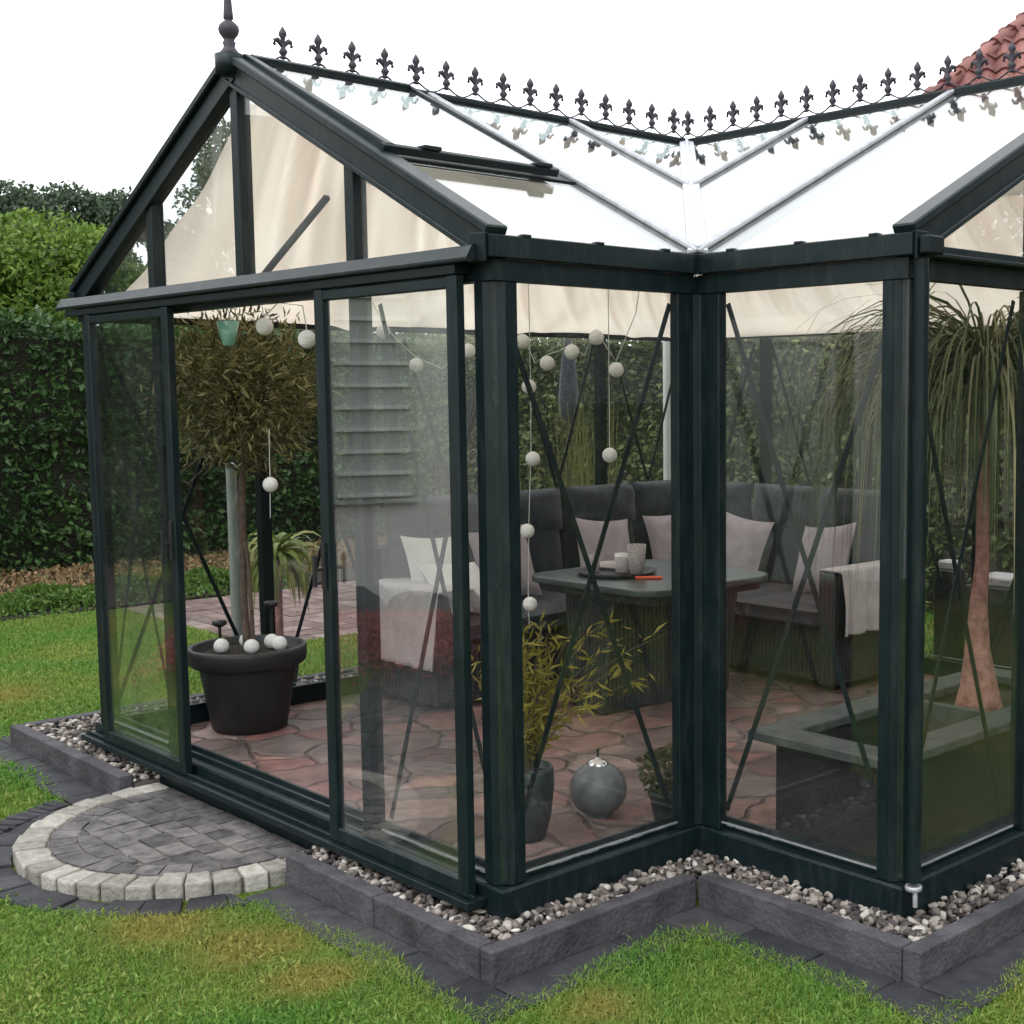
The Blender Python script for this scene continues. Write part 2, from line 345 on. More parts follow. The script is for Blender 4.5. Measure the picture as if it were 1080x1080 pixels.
rr = N(t, 'ShaderNodeMapRange'); rr.inputs['To Min'].default_value = 0.35; rr.inputs['To Max'].default_value = 0.75; t.links.new(n2.outputs['Fac'], rr.inputs['Value']); t.links.new(rr.outputs[0], p.inputs['Roughness'])
t.links.new(p.outputs[0], out.inputs[0])
CRAZY = m

# wicker
m, t, out = new_mat('dark_wicker')
p = N(t, 'ShaderNodeBsdfPrincipled', i_Roughness=0.55)
v = world_coords(t)
w1 = N(t, 'ShaderNodeTexWave', wave_type='BANDS', bands_direction='Z', i_Scale=28.0, i_Distortion=0.0); t.links.new(v, w1.inputs['Vector'])
w2 = N(t, 'ShaderNodeTexWave', wave_type='BANDS', bands_direction='DIAGONAL', i_Scale=22.0, i_Distortion=0.0)
mp = N(t, 'ShaderNodeMapping'); mp.inputs['Scale'].default_value = (1, 1, 0); t.links.new(v, mp.inputs[0]); t.links.new(mp.outputs[0], w2.inputs['Vector'])
mm = N(t, 'ShaderNodeMath', operation='MULTIPLY'); t.links.new(w1.outputs['Fac'], mm.inputs[0]); t.links.new(w2.outputs['Fac'], mm.inputs[1])
t.links.new(ramp(t, mm.outputs[0], [(0.0, (0.010, 0.011, 0.013)), (1.0, (0.062, 0.066, 0.072))]), p.inputs['Base Color'])
b = N(t, 'ShaderNodeBump', i_Strength=0.9, i_Distance=0.006); t.links.new(mm.outputs[0], b.inputs['Height']); t.links.new(b.outputs[0], p.inputs['Normal'])
t.links.new(p.outputs[0], out.inputs[0])
WICK = m

# ------------------------------------------------------------------ mesh builder
class MB:
    def __init__(s): s.v = []; s.f = []; s.n = 0; s.sm = []
    def add(s, vs, fs, smooth=False):
        o = s.n
        s.v.extend([tuple(map(float, a)) for a in vs]); s.n += len(vs)
        s.f.extend([tuple(i + o for i in f) for f in fs]); s.sm.extend([smooth] * len(fs))
        return s
    def box(s, x0, x1, y0, y1, z0, z1):
        vs = [(x, y, z) for z in (z0, z1) for y in (y0, y1) for x in (x0, x1)]
        return s.add(vs, [(0, 2, 3, 1), (4, 5, 7, 6), (0, 1, 5, 4), (2, 6, 7, 3), (0, 4, 6, 2), (1, 3, 7, 5)])
    def bar(s, a, b, wd, ht, up=(0, 0, 1), off=(0, 0)):
        """rectangular bar from a to b; wd across, ht along 'up'; off shifts (side, up)"""
        a, b = Vector(a), Vector(b); d = (b - a).normalized(); up = Vector(up)
        side = d.cross(up).normalized(); u2 = side.cross(d).normalized()
        c = side * off[0] + u2 * off[1]
        vs = []
        for q in (a, b):
            for i, j in ((-1, -1), (1, -1), (1, 1), (-1, 1)):
                vs.append(q + c + side * (i * wd / 2) + u2 * (j * ht / 2))
        return s.add(vs, [(3, 2, 1, 0), (4, 5, 6, 7), (0, 1, 5, 4), (1, 2, 6, 5), (2, 3, 7, 6), (3, 0, 4, 7)])
    def tube(s, pts, r, seg=8, cap=True):
        pts = [Vector(q) for q in pts]; n = len(pts)
        rs = r if hasattr(r, '__len__') else [r] * n
        vs, fs = [], []
        ref = None
        for i, q in enumerate(pts):
            d = (pts[min(i + 1, n - 1)] - pts[max(i - 1, 0)]).normalized()
            if ref is None: ref = Vector((0, 0, 1)) if abs(d.z) < 0.9 else Vector((1, 0, 0))
            x = d.cross(ref).normalized(); y = d.cross(x).normalized(); ref = -y if False else y.cross(d).cross(d) * -1 if False else ref
            for k in range(seg):
                a = 2 * math.pi * k / seg
                vs.append(q + (x * math.cos(a) + y * math.sin(a)) * rs[i])
        for i in range(n - 1):
            for k in range(seg):
                k2 = (k + 1) % seg
                fs.append((i * seg + k, i * seg + k2, (i + 1) * seg + k2, (i + 1) * seg + k))
        s.add(vs, fs, True)
        if cap:
            s.add(vs[:seg], [tuple(range(seg))[::-1]]); s.add(vs[-seg:], [tuple(range(seg))])
        return s
    def lathe(s, prof, cx=0, cy=0, cz=0, seg=24, cap=True):
        vs, fs = [], []
        for (r, z) in prof:
            for k in range(seg):
                a = 2 * math.pi * k / seg
                vs.append((cx + r * math.cos(a), cy + r * math.sin(a), cz + z))
        for i in range(len(prof) - 1):
            for k in range(seg):
                k2 = (k + 1) % seg
                fs.append((i * seg + k, i * seg + k2, (i + 1) * seg + k2, (i + 1) * seg + k))
        s.add(vs, fs, True)
        if cap:
            if prof[0][0] > .004: s.add(vs[:seg], [tuple(range(seg))[::-1]])
            if prof[-1][0] > .004: s.add(vs[-seg:], [tuple(range(seg))])
        return s
    def sphere(s, c, r, seg=14, rings=8, sc=(1, 1, 1)):
        prof = [(max(r * math.sin(math.pi * i / rings), r * 0.02) , -r * math.cos(math.pi * i / rings)) for i in range(rings + 1)]
        m0 = MB().lathe(prof, seg=seg, cap=False)
        return s.add([(c[0] + a[0] * sc[0], c[1] + a[1] * sc[1], c[2] + a[2] * sc[2]) for a in m0.v], m0.f, True)
    def prism(s, poly, z0, z1):
        """vertical prism from 2D ccw polygon; z0,z1 numbers or functions of (x,y)"""
        f0 = z0 if callable(z0) else (lambda x, y: z0)
        f1 = z1 if callable(z1) else (lambda x, y: z1)
        ar = sum(poly[i][0] * poly[(i + 1) % len(poly)][1] - poly[(i + 1) % len(poly)][0] * poly[i][1] for i in range(len(poly)))
        if ar < 0: poly = poly[::-1]
        n = len(poly)
        vs = [(x, y, f0(x, y)) for x, y in poly] + [(x, y, f1(x, y)) for x, y in poly]
        fs = [tuple(range(n))[::-1], tuple(range(n, 2 * n))] + [(i, (i + 1) % n, n + (i + 1) % n, n + i) for i in range(n)]
        return s.add(vs, fs)
    def build(s, name, mat, parent=None, bevel=0.0, loc=None, seg=1):
        me = bpy.data.meshes.new(name)
        me.from_pydata(s.v, [], s.f)
        me.polygons.foreach_set('use_smooth', s.sm)
        me.materials.append(mat)
        me.update()
        o = bpy.data.objects.new(name, me)
        COL.objects.link(o)
        if parent is not None: o.parent = parent
        if loc is not None: o.location = loc
        if bevel:
            bm = o.modifiers.new('bevel', 'BEVEL'); bm.width = bevel; bm.segments = seg; bm.limit_method = 'ANGLE'; bm.angle_limit = math.radians(40)
        return o

def np_mesh(name, verts, faces, mat, parent=None, smooth=False):
    """big mesh from arrays; faces (n,k)"""
    me = bpy.data.meshes.new(name)
    nv, (nf, k) = len(verts), faces.shape
    me.vertices.add(nv); me.vertices.foreach_set('co', np.ascontiguousarray(verts, dtype=np.float32).ravel())
    me.loops.add(nf * k); me.loops.foreach_set('vertex_index', np.ascontiguousarray(faces, dtype=np.int32).ravel())
    me.polygons.add(nf); me.polygons.foreach_set('loop_start', np.arange(0, nf * k, k, dtype=np.int32))
    try: me.polygons.foreach_set('loop_total', np.full(nf, k, dtype=np.int32))
    except Exception: pass
    me.polygons.foreach_set('use_smooth', np.full(nf, smooth))
    me.materials.append(mat)
    me.update(calc_edges=True)
    o = bpy.data.objects.new(name, me); COL.objects.link(o)
    if parent is not None: o.parent = parent
    return o

def empty(name, loc=(0, 0, 0), rz=0):
    o = bpy.data.objects.new(name, None); COL.objects.link(o)
    o.location = loc; o.rotation_euler = (0, 0, rz); o.empty_display_size = 0.1
    return o
def tag(o, label=None, cat=None, group=None, kind=None):
    if label: o['label'] = label
    if cat: o['category'] = cat
    if group: o['group'] = group
    if kind: o['kind'] = kind
    return o

def offset_poly(poly, d):
    """inset (d>0) of closed ccw polygon"""
    n = len(poly); out = []
    for i in range(n):
        p0, p1, p2 = [Vector(poly[(i + k) % n]) for k in (-1, 0, 1)]
        e1 = (p1 - p0).normalized(); e2 = (p2 - p1).normalized()
        n1 = Vector((-e1.y, e1.x)); n2 = Vector((-e2.y, e2.x))
        b = (n1 + n2); b = b / max(b.dot(n1), 1e-6) if b.length > 1e-6 else n1
        out.append((p1.x + b.x * d, p1.y + b.y * d))
    return out
def sweep_closed(mb, poly, prof):
    """profile [(inset, z)...] closed loop, swept round the closed polygon"""
    n = len(poly); k = len(prof)
    rings = [offset_poly(poly, d) for d, z in prof]
    vs = [(rings[j][i][0], rings[j][i][1], prof[j][1]) for i in range(n) for j in range(k)]
    fs = [(i * k + j, i * k + (j + 1) % k, ((i + 1) % n) * k + (j + 1) % k, ((i + 1) % n) * k + j) for i in range(n) for j in range(k)]
    mb.add(vs, [f[::-1] for f in fs])
def clip(poly, a, b, c):
    """keep a*x+b*y<=c"""
    out = []
    n = len(poly)
    for i in range(n):
        p, q = poly[i], poly[(i + 1) % n]
        dp, dq = a * p[0] + b * p[1] - c, a * q[0] + b * q[1] - c
        if dp <= 0: out.append(p)
        if (dp < 0 < dq) or (dq < 0 < dp):
            t = dp / (dp - dq); out.append((p[0] + (q[0] - p[0]) * t, p[1] + (q[1] - p[1]) * t))
    return out

# ------------------------------------------------------------------ SETTING
FP = [(-W, 0), (0, 0), (0, L), (M, L), (M, YB), (-W, YB)]     # ccw footprint
G = -0.12
ground = MB(); ground.add([(-150, -150, G - .012), (150, -150, G - .012), (150, 150, G - .012), (-150, 150, G - .012)], [(0, 1, 2, 3)])
tag(ground.build('lawn', LAWN), kind='structure')
fl = MB(); fl.prism(offset_poly(FP, 0.03), -0.1, 0.0)
tag(fl.build('floor', CRAZY), kind='structure')

# kerb blocks
def kerb_run(mb, a, b, th, blk, side, z0=-0.16, z1=-0.02):
    """blocks from a to b, outer face on the a-b line, thickness to 'side' (+1 left of direction)"""
    a, b = Vector(a), Vector(b); d = b - a; Ln = d.length; d.normalize(); nrm = Vector((-d.y, d.x)) * side
    n = max(1, round(Ln / blk))
    for i in range(n):
        s0, s1 = Ln * i / n + .002, Ln * (i + 1) / n - .002
        j = rng.normal(0, 0.0015, 2)
        q = [a + d * s0 + nrm * j[0], a + d * s1 + nrm * j[0], a + d * s1 + nrm * (th + j[0]), a + d * s0 + nrm * (th + j[0])]
        mb.prism([(v.x, v.y) for v in q], z0, z1 + j[1])
kb = MB(); T = 0.062
kerb_run(kb, (-1.02, -.175), (.17 - T, -.175), T, 0.58, 1)
kerb_run(kb, (.17, -.175), (.17, .69), T, 0.86, 1)
kerb_run(kb, (.17 + .002, .69), (1.06 - T, .69), T, 0.84, 1)
kerb_run(kb, (1.06, .69), (1.06, 4.4), T, 0.9, 1)
kerb_run(kb, (-3.70, -.175), (-2.41, -.175), T, 0.42, 1)
kerb_run(kb, (-3.70, 4.6), (-3.70, -.175 + T + .004), T, 0.9, 1)
tag(kb.build('kerb', KERB, bevel=0.006, seg=2), kind='structure')

# paver strip outside the kerb
pv = MB()
def strip(x0, x1, y0, y1, nx, ny):
    for i in range(nx):
        for j in range(ny):
            a, b = x0 + (x1 - x0) * i / nx, x0 + (x1 - x0) * (i + 1) / nx
            c, d = y0 + (y1 - y0) * j / ny, y0 + (y1 - y0) * (j + 1) / ny
            z = G + rng.normal(0, .0015)
            pv.box(a + .003, b - .003, c + .003, d - .003, G - .06, z)
strip(-1.0, .35, -.345, -.177, 5, 1); strip(.172, .35, -.175, .52, 1, 3)
strip(.172, 1.26, .52, .688, 4, 1); strip(1.062, 1.26, .69, 4.4, 1, 13)
strip(-3.90, -2.35, -.345, -.177, 6, 1); strip(-3.92, -3.702, -.175, 4.4, 1, 16)
SCX, SCY = -1.71, -.13
# dark setts laid round the step
def ring(mb, r0, r1, n, z0, z1, jit=.003, a0=0, a1=2 * math.pi, ymax=-.012, gap=.004, zj=.003):
    for i in range(n):
        t0, t1 = a0 + (a1 - a0) * i / n, a0 + (a1 - a0) * (i + 1) / n
        g = gap / r1
        j = rng.normal(0, jit, 4)
        q = []
        for (r, tt) in ((r0 + gap, t0 + g), (r1 - gap, t0 + g), (r1 - gap, (t0 + t1) / 2), (r1 - gap, t1 - g), (r0 + gap, t1 - g), (r0 + gap, (t0 + t1) / 2)):
            q.append((SCX + r * math.cos(tt) + rng.normal(0, jit), SCY + r * math.sin(tt) + rng.normal(0, jit)))
        q = clip(q, 0, 1, ymax)
        if len(q) >= 3 and max(v[1] for v in q) - min(v[1] for v in q) > .015:
            dz = rng.normal(0, zj)
            k1, k2 = rng.normal(0, .02, 2)
            cx = sum(v[0] for v in q) / len(q); cy = sum(v[1] for v in q) / len(q)
            mb.prism(q, z0, lambda x, y: z1 + dz + (x - cx) * k1 + (y - cy) * k2)
for k in range(1):
    ring(pv, .682, .82, 34, G - .06, G + .002, ymax=-.36)
    ring(pv, .815, .935, 36, G - .06, G + .002, ymax=-.36, a0=math.radians(183), a1=math.radians(268))
tag(pv.build('paving', SLATE, bevel=0.004), kind='structure')
# dark path running off to the left of the step
pl = MB(); PA = math.atan2(-.66, -.75); pdx, pdy = math.cos(PA), math.sin(PA)
for i in range(30):
    for j in range(7):
        a0_ = -.2 + i * .11 + (j % 2) * .05; b0_ = -.37 + j * .108
        q = [(-1.88 + pdx * a + -pdy * b, -.86 + pdy * a + pdx * b) for a, b in ((a0_ + .003, b0_ + .003), (a0_ + .107, b0_ + .003), (a0_ + .107, b0_ + .105), (a0_ + .003, b0_ + .105))]
        if min(math.hypot(x - SCX, y - SCY) for x, y in q) < .825: continue
        pl.prism(q, G - .06, G + rng.normal(0, .002))
tag(pl.build('path', SLATE, bevel=0.004), kind='structure')

# doorstep : a thing of its own
step = tag(empty('doorstep', (SCX, SCY, G)), 'rounded doorstep of dark cobbles edged with pale granite setts below the sliding doors', 'doorstep')
def under(o, root):
    o.parent = root; o.matrix_parent_inverse = Matrix.Translation(-root.location)
    return o
ST = -.074
def dshape(r, y1, n=40):
    """semicircle of radius r towards the lawn, carried straight back to the wall"""
    q = [(SCX + r * math.cos(a), SCY + r * math.sin(a)) for a in [math.pi + math.pi * i / n for i in range(n + 1)]]
    return q + [(SCX + r, y1), (SCX - r, y1)]
def clip_convex(poly, shape):
    for i in range(len(shape)):
        p, q = shape[i], shape[(i + 1) % len(shape)]
        ex, ey = q[0] - p[0], q[1] - p[1]
        poly = clip(poly, ey, -ex, ey * p[0] - ex * p[1])
        if len(poly) < 3: return []
    return poly
def area(q): return abs(sum(q[i][0] * q[(i + 1) % len(q)][1] - q[(i + 1) % len(q)][0] * q[i][1] for i in range(len(q)))) / 2
st = MB(); ring(st, .565, .685, 22, G - .05, ST + .004, .004, gap=.0035, a0=math.pi, a1=2 * math.pi, ymax=.0, zj=.003)
for sx_ in (-1,):
    st.prism([(SCX - .565, -.128), (SCX - .565, -.012), (SCX - .68, -.012), (SCX - .682, -.128)], G - .05, ST + .003)
st.prism([(SCX + .565, -.11), (SCX + .565, -.012), (SCX + .68, -.012), (SCX + .68, -.11)], G - .05, ST + .003)
under(st.build('border_stone', SETT, bevel=0.009, seg=2), step)
st = MB()
ring(st, .465, .562, 17, G - .05, ST, .003, gap=.003, a0=math.pi, a1=2 * math.pi, ymax=.0, zj=.002)
inner = dshape(.462, -.008)
yy = -.005; row = 0
while yy > -.64:
    dy = .098 + rng.normal(0, .004); xx = SCX - .6 + (.06 if row % 2 else 0) + rng.normal(0, .01)
    while xx < SCX + .6:
        dx = rng.choice([.10, .125, .15]) + rng.normal(0, .006)
        j = rng.normal(0, .003, 8)
        q = [(xx + .003 + j[0], yy - dy + .003 + j[1]), (xx + dx - .003 + j[2], yy - dy + .003 + j[3]), (xx + dx - .003 + j[4], yy - .003 + j[5]), (xx + .003 + j[6], yy - .003 + j[7])]
        q = clip_convex(q, inner)
        if len(q) >= 3 and area(q) > .0012:
            k1, k2, dz = rng.normal(0, .018), rng.normal(0, .018), rng.normal(0, .0018)
            cx = sum(v[0] for v in q) / len(q); cy = sum(v[1] for v in q) / len(q)
            st.prism(q, G - .05, (lambda x, y, cx=cx, cy=cy, k1=k1, k2=k2, dz=dz: ST + dz + (x - cx) * k1 + (y - cy) * k2))
        xx += dx
    yy -= dy; row += 1
for sd in (-1, 1):
    xa, xb = SCX + sd * .465, SCX + sd * .562
    st.prism([(xa, -.126), (xb, -.126), (xb, -.01), (xa, -.01)], G - .05, ST)
under(st.build('cobble_paving', COBB, bevel=0.006, seg=2), step)
st = MB(); st.prism(dshape(.66, -.006), G - .05, ST - .006)
under(st.build('mortar_bed', JOINT), step)

# gravel : real pebbles
def ico_template():
    import bmesh
    bm = bmesh.new(); bmesh.ops.create_icosphere(bm, subdivisions=2, radius=1.0)
    v = np.array([a.co[:] for a in bm.verts]); f = np.array([[q.index for q in a.verts] for a in bm.faces]); bm.free()
    return v, f
IV, IF = ico_template()
def pebbles(pts, size, name, mat):
    n = len(pts)
    q = rng.normal(size=(n, 4)); q /= np.linalg.norm(q, axis=1)[:, None]
    a, b, c, d = q.T
    R = np.stack([1 - 2 * (c * c + d * d), 2 * (b * c - a * d), 2 * (b * d + a * c), 2 * (b * c + a * d), 1 - 2 * (b * b + d * d), 2 * (c * d - a * b), 2 * (b * d - a * c), 2 * (c * d + a * b), 1 - 2 * (b * b + c * c)], 1).reshape(n, 3, 3)
    sc = size[:, None] * rng.uniform([.75, .6, .45], [1.35, 1.0, .75], (n, 3))
    lump = 1 + .16 * np.sin(IV[None] @ rng.normal(0, 2.2, (n, 3, 3)) + rng.uniform(0, 6, (n, 1, 3))).sum(-1) / 1.5
    V = IV[None] * lump[..., None] * sc[:, None, :]
    V = np.einsum('nij,nkj->nki', R, V); V[..., 2] *= .8
    V += pts[:, None, :]
    F = IF[None] + (np.arange(n) * len(IV))[:, None, None]
    return np_mesh(name, V.reshape(-1, 3), F.reshape(-1, 3), mat, smooth=True)
def rect_pts(x0, x1, y0, y1, dens): 
    n = int((x1 - x0) * (y1 - y0) * dens)
    return np.stack([rng.uniform(x0, x1, n), rng.uniform(y0, y1, n)], 1)
gb = MB()
areas = [(-1.02, .11, -.115, .01), (-.01, .11, .0, .76), (.0, 1.0, .75, .9), (.86, 1.0, .88, 4.3), (-3.64, -2.41, -.115, .01), (-3.64, -3.08, .01, 4.5)]
areasS = areas
for (a, b, c, d) in areas[:]: pass
gb.box(-3.64, -3.06, -.11, 4.5, -.2, -.062); gb.box(-3.06, -2.41, -.11, .03, -.2, -.064); gb.box(-1.02, .105, -.11, .03, -.2, -.062)
gb.box(-.03, .107, .03, .75, -.2, -.064); gb.box(-.03, 1.0, .752, .93, -.2, -.062); gb.box(.83, 1.0, .93, 4.35, -.2, -.064)
tag(gb.build('gravel_bed', JOINT), kind='structure')
P = []
for (a, b, c, d) in areas:
    near = not (a < -3 and d > 3) and not (d > 4)
    for layer in (0, 1):
        q = rect_pts(a, b, c, d, 2300 if near else 1300)
        z = (-.050, -.030)[layer] + rng.normal(0, .005, len(q))
        P.append(np.column_stack([q, z]))
P = np.concatenate(P)
tag(pebbles(P, rng.uniform(.009, .021, len(P)), 'gravel', PEBB), 'mixed grey and beige pebbles filling the strip inside the dark kerb', 'gravel', kind='stuff')

# grass
def in_rect(x, y, a, b, c, d): return (x > a) & (x < b) & (y > c) & (y < d)
def lawn_mask(x, y):
    e = rng.normal(0, .018, len(x)) + .02 * np.sin(x * 9 + 2 * np.sin(y * 5)) + .02 * np.sin(y * 11 + x * 4)
    m = np.ones(len(x), bool)
    m &= ~in_rect(x, y, -3.88 + e, 0.285 + e, -.29 + e, 4.4)
    m &= ~in_rect(x, y, 0, 1.20 + e, .57 + e, 4.4)
    m &= ~((x - SCX) ** 2 + (y - SCY) ** 2 < (.80 + e) ** 2)
    m &= ~(((x - SCX) ** 2 + (y - SCY) ** 2 < (.915 + e) ** 2) & (x < -1.74 + e))
    pa_ = (x + 1.88) * pdx + (y + .86) * pdy; pb_ = -(x + 1.88) * pdy + (y + .86) * pdx
    m &= ~((pa_ > -.05) & (pa_ < 3.2) & (pb_ > -.34 + e) & (pb_ < .36 + e))
    m &= ~((x < -7.6 + .4 * e))
    m &= ~in_rect(x, y, -7.8, -5.15 + e, 2.0 + e, 8.4)
    return m
def blades(x, y, h, wd, name, mat, z=G - .012, lean=.75):
    n = len(x)
    a = rng.uniform(0, 2 * np.pi, n); la = rng.uniform(0, 2 * np.pi, n); le = np.abs(rng.normal(0, lean, n))
    base = np.stack([x, y, np.full(n, z)], 1)
    sd = np.stack([np.cos(a), np.sin(a), np.zeros(n)], 1) * (wd / 2)[:, None]
    ld = np.stack([np.cos(la), np.sin(la), np.zeros(n)], 1)
    mid = base + ld * (h * le * .35)[:, None] + np.array([0, 0, 1]) * (h * .55)[:, None]
    tip = base + ld * (h * le * 1.3)[:, None] + np.array([0, 0, 1]) * (h * (1 - .25 * le))[:, None]
    V = np.stack([base - sd, base + sd, mid + sd * .8, mid - sd * .8, tip], 1)
    o = (np.arange(n) * 5)[:, None]
    F = np.concatenate([np.stack([o + 0, o + 1, o + 2], 2).reshape(-1, 3), np.stack([o + 0, o + 2, o + 3], 2).reshape(-1, 3), np.stack([o + 3, o + 2, o + 4], 2).reshape(-1, 3)])
    return np_mesh(name, V.reshape(-1, 3), F, mat)
X, Y, H, WD = [], [], [], []
def sow(x0, x1, y0, y1, dens, h, wd, marg=160):
    n = int((x1 - x0) * (y1 - y0) * dens)
    x = rng.uniform(x0, x1, n); y = rng.uniform(y0, y1, n)
    k = lawn_mask(x, y); x, y = x[k], y[k]
    px, py, f = project(x, y, np.full(len(x), G))
    k = (f > .3) & (px > -marg) & (px < 1080 + marg) & (py < 1080 + marg)
    x, y = x[k], y[k]
    patch = 1 + .35 * np.sin(x * 5.1 + 1.3 * np.sin(y * 3.7)) * np.sin(y * 4.3 + x)
    X.append(x); Y.append(y); H.append(h * patch * rng.uniform(.55, 1.25, len(x))); WD.append(wd * rng.uniform(.6, 1.3, len(x)))
sow(-2.6, 2.6, -2.2, 2.2, 30000, .025, .0045)
sow(-8, -2.6, -2.2, 3, 6000, .028, .009)
sow(-8, -3.9, 3, 8, 1500, .04, .014)
sow(-3.9, 4, 4.4, 8, 700, .05, .016)
g = blades(np.concatenate(X), np.concatenate(Y), np.concatenate(H), np.concatenate(WD), 'grass', GRASS)
tag(g, 'short mown green lawn grass round the greenhouse', 'grass', kind='stuff')
# clover-like weeds in the front lawn
n = 16000
x = rng.uniform(-2.2, 1.6, n * 3); y = rng.uniform(-1.9, -.5, n * 3)
k = lawn_mask(x, y) & (np.sin(x * 7 + 2 * np.sin(y * 6)) + np.sin(y * 9 + x * 2) > rng.normal(-.3, .7, n * 3)); x, y = x[k][:n], y[k][:n]

def leaf_cloud(pts, size, nrm=None, aspect=2.0, jitter=1.0, fold=.25, down=0.0):
    """folded diamond leaves; returns verts, tri faces"""
    n = len(pts)
    d = rng.normal(size=(n, 3)) * jitter
    if nrm is not None: d += nrm
    d[:, 2] -= down
    d /= np.linalg.norm(d, axis=1)[:, None]                 # leaf axis
    s = np.cross(d, rng.normal(size=(n, 3))); s /= np.linalg.norm(s, axis=1)[:, None]
    u = np.cross(d, s)
    L_ = size[:, None]; Wd = L_ / aspect
    a = pts; b = pts + d * L_ * .45 + s * Wd * .5 + u * L_ * fold * .3
    c = pts + d * L_ - u * L_ * fold * .25; e = pts + d * L_ * .45 - s * Wd * .5 + u * L_ * fold * .3
    V = np.stack([a, b, c, e], 1).reshape(-1, 3)
    o = (np.arange(n) * 4)[:, None]
    F = np.concatenate([np.hstack([o, o + 1, o + 2]), np.hstack([o, o + 2, o + 3])])
    return V, F
V, F = leaf_cloud(np.column_stack([x, y, np.full(len(x), G + .004)]), rng.uniform(.012, .027, len(x)), np.array([0, 0, .5]), 2.3, .8)
tag(np_mesh('clover', V, F, GRASS), 'small leafy weeds growing in the front lawn', 'clover', kind='stuff')

# bed beside the hedge on the left: soil, fallen leaves, green edging
bd = MB(); bd.prism([(-10.6, -3), (-7.62, -3), (-7.62, 9), (-10.6, 9)], G - .03, G + .01)
tag(bd.build('soil_bed', SOIL), kind='structure')
n = 16000; pts = np.column_stack([rng.uniform(-10.4, -8.3, n), rng.uniform(-.5, 8.5, n), rng.uniform(G + .01, G + .05, n)])
V, F = leaf_cloud(pts, rng.uniform(.03, .07, n), np.array([0, 0, .3]), 1.6, .9)
tag(np_mesh('fallen_leaves', V, F, MULCHL), 'brown fallen leaves covering the soil bed under the hedge', 'fallen leaves', kind='stuff')
n = 15000; yy = rng.uniform(-.5, 3.6, n); xx = -8.0 + rng.normal(0, .17, n)
zz = G + .02 + rng.uniform(0, 1, n) * .13 * np.clip(1 - ((xx + 8.0) / .42) ** 2, 0.05, 1) * (1 + .3 * np.sin(yy * 9))
V, F = leaf_cloud(np.column_stack([xx, yy, zz]), rng.uniform(.03, .06, n), np.array([0, 0, .7]), 1.7, .8)
tag(np_mesh('ground_cover', V, F, COVER), 'low bright green edging plants between the leaf bed and the lawn', 'edging plants', kind='stuff')
bp_ = MB()
for i in range(42):
    for j in range(12):
        bp_.box(-7.55 + j * .2 + .004, -7.55 + (j + 1) * .2 - .004, 2.0 + i * .15 + .004, 2.0 + (i + 1) * .15 - .004, G - .05, G + rng.normal(.002, .002))
PINKB = island('pinkish_brick_paving', [(0, (0.13, 0.09, 0.085)), (0.5, (0.19, 0.13, 0.12)), (1, (0.25, 0.19, 0.175))], 0.8, noise=(9, .6, (.6, .6, .6), (1.2, 1.2, 1.2)), bump=.4)
tag(bp_.build('garden_path', PINKB), kind='structure')

# ------------------------------------------------------------------ hedges and trees
def hedge(name, x0, x1, y0, y1, h, dens, size, mat, label, coremat):
    root = tag(empty(name, ((x0 + x1) / 2, (y0 + y1) / 2, G)), label, 'hedge')
    c = MB(); c.box(x0 + .12, x1 - .12, y0 + .12, y1 - .12, G, G + h - .14)
    under(c.build('branches', coremat), root)
    pts, nr = [], []
    def face(n, fx, nn):
        a = rng.random((n, 3)); q = fx(a); pts.append(q); nr.append(np.tile(nn, (n, 1)))
    dx, dy = x1 - x0, y1 - y0
    def bumps(a, b): return .06 * np.sin(a * 3.1 + 1.7 * np.sin(b * 2.3)) + .05 * np.sin(b * 5.3 + a * 1.7)
    th = lambda n: np.abs(rng.normal(0, .07, n))
    for (ax, pos, sgn) in ((0, x0, -1), (0, x1, 1), (1, y0, -1), (1, y1, 1)):
        ln = dy if ax == 0 else dx
        n = int(ln * h * dens)
        u = rng.uniform(0, ln, n); z = rng.uniform(0, h, n); dpt = th(n) - bumps(u, z) - .02
        q = np.zeros((n, 3)); q[:, ax] = pos - sgn * dpt; q[:, 1 - ax] = (y0 if ax == 0 else x0) + u; q[:, 2] = G + z
        nn = np.zeros(3); nn[ax] = sgn
        pts.append(q); nr.append(np.tile(nn, (n, 1)))
    n = int(dx * dy * dens * 1.2)
    q = np.column_stack([rng.uniform(x0, x1, n), rng.uniform(y0, y1, n), G + h - .04 - th(n) + rng.normal(0, .03, n)])
    q[:, 2] += bumps(q[:, 0] * 1.3, q[:, 1])
    pts.append(q); nr.append(np.tile([0, 0, 1.], (n, 1)))
    ns_ = int(dx * dy * 3 + 60)
    for k in range(ns_):
        b0 = np.array([rng.uniform(x0, x1), rng.uniform(y0, y1), G + h - .05]); ln = rng.uniform(.08, .26); d0 = np.array([rng.normal(0, .25), rng.normal(0, .25), 1.]); m_ = 9
        pts.append(b0 + d0 * (ln * np.linspace(.1, 1, m_))[:, None] + rng.normal(0, .012, (m_, 3))); nr.append(np.tile([0, 0, 1.], (m_, 1)))
    p_ = np.concatenate(pts); nn = np.concatenate(nr)
    V, F = leaf_cloud(p_, rng.uniform(.6, 1.3, len(p_)) * size, nn * .7 + np.array([0, 0, -.25]), 1.7, .7)
    under(np_mesh('foliage', V, F, mat), root)
    return root
CORE = surf('hedge_twigs', (0.010, 0.014, 0.006), (0.025, 0.028, 0.012), 20, 0.9, None, 1.0, 30, dist=.05)
hedge('hedge', -11.3, -10.25, -4.3, 8.2, 2.42, 750, .085, HEDGE, 'tall dark green clipped hedge at the left behind the leaf bed', CORE)
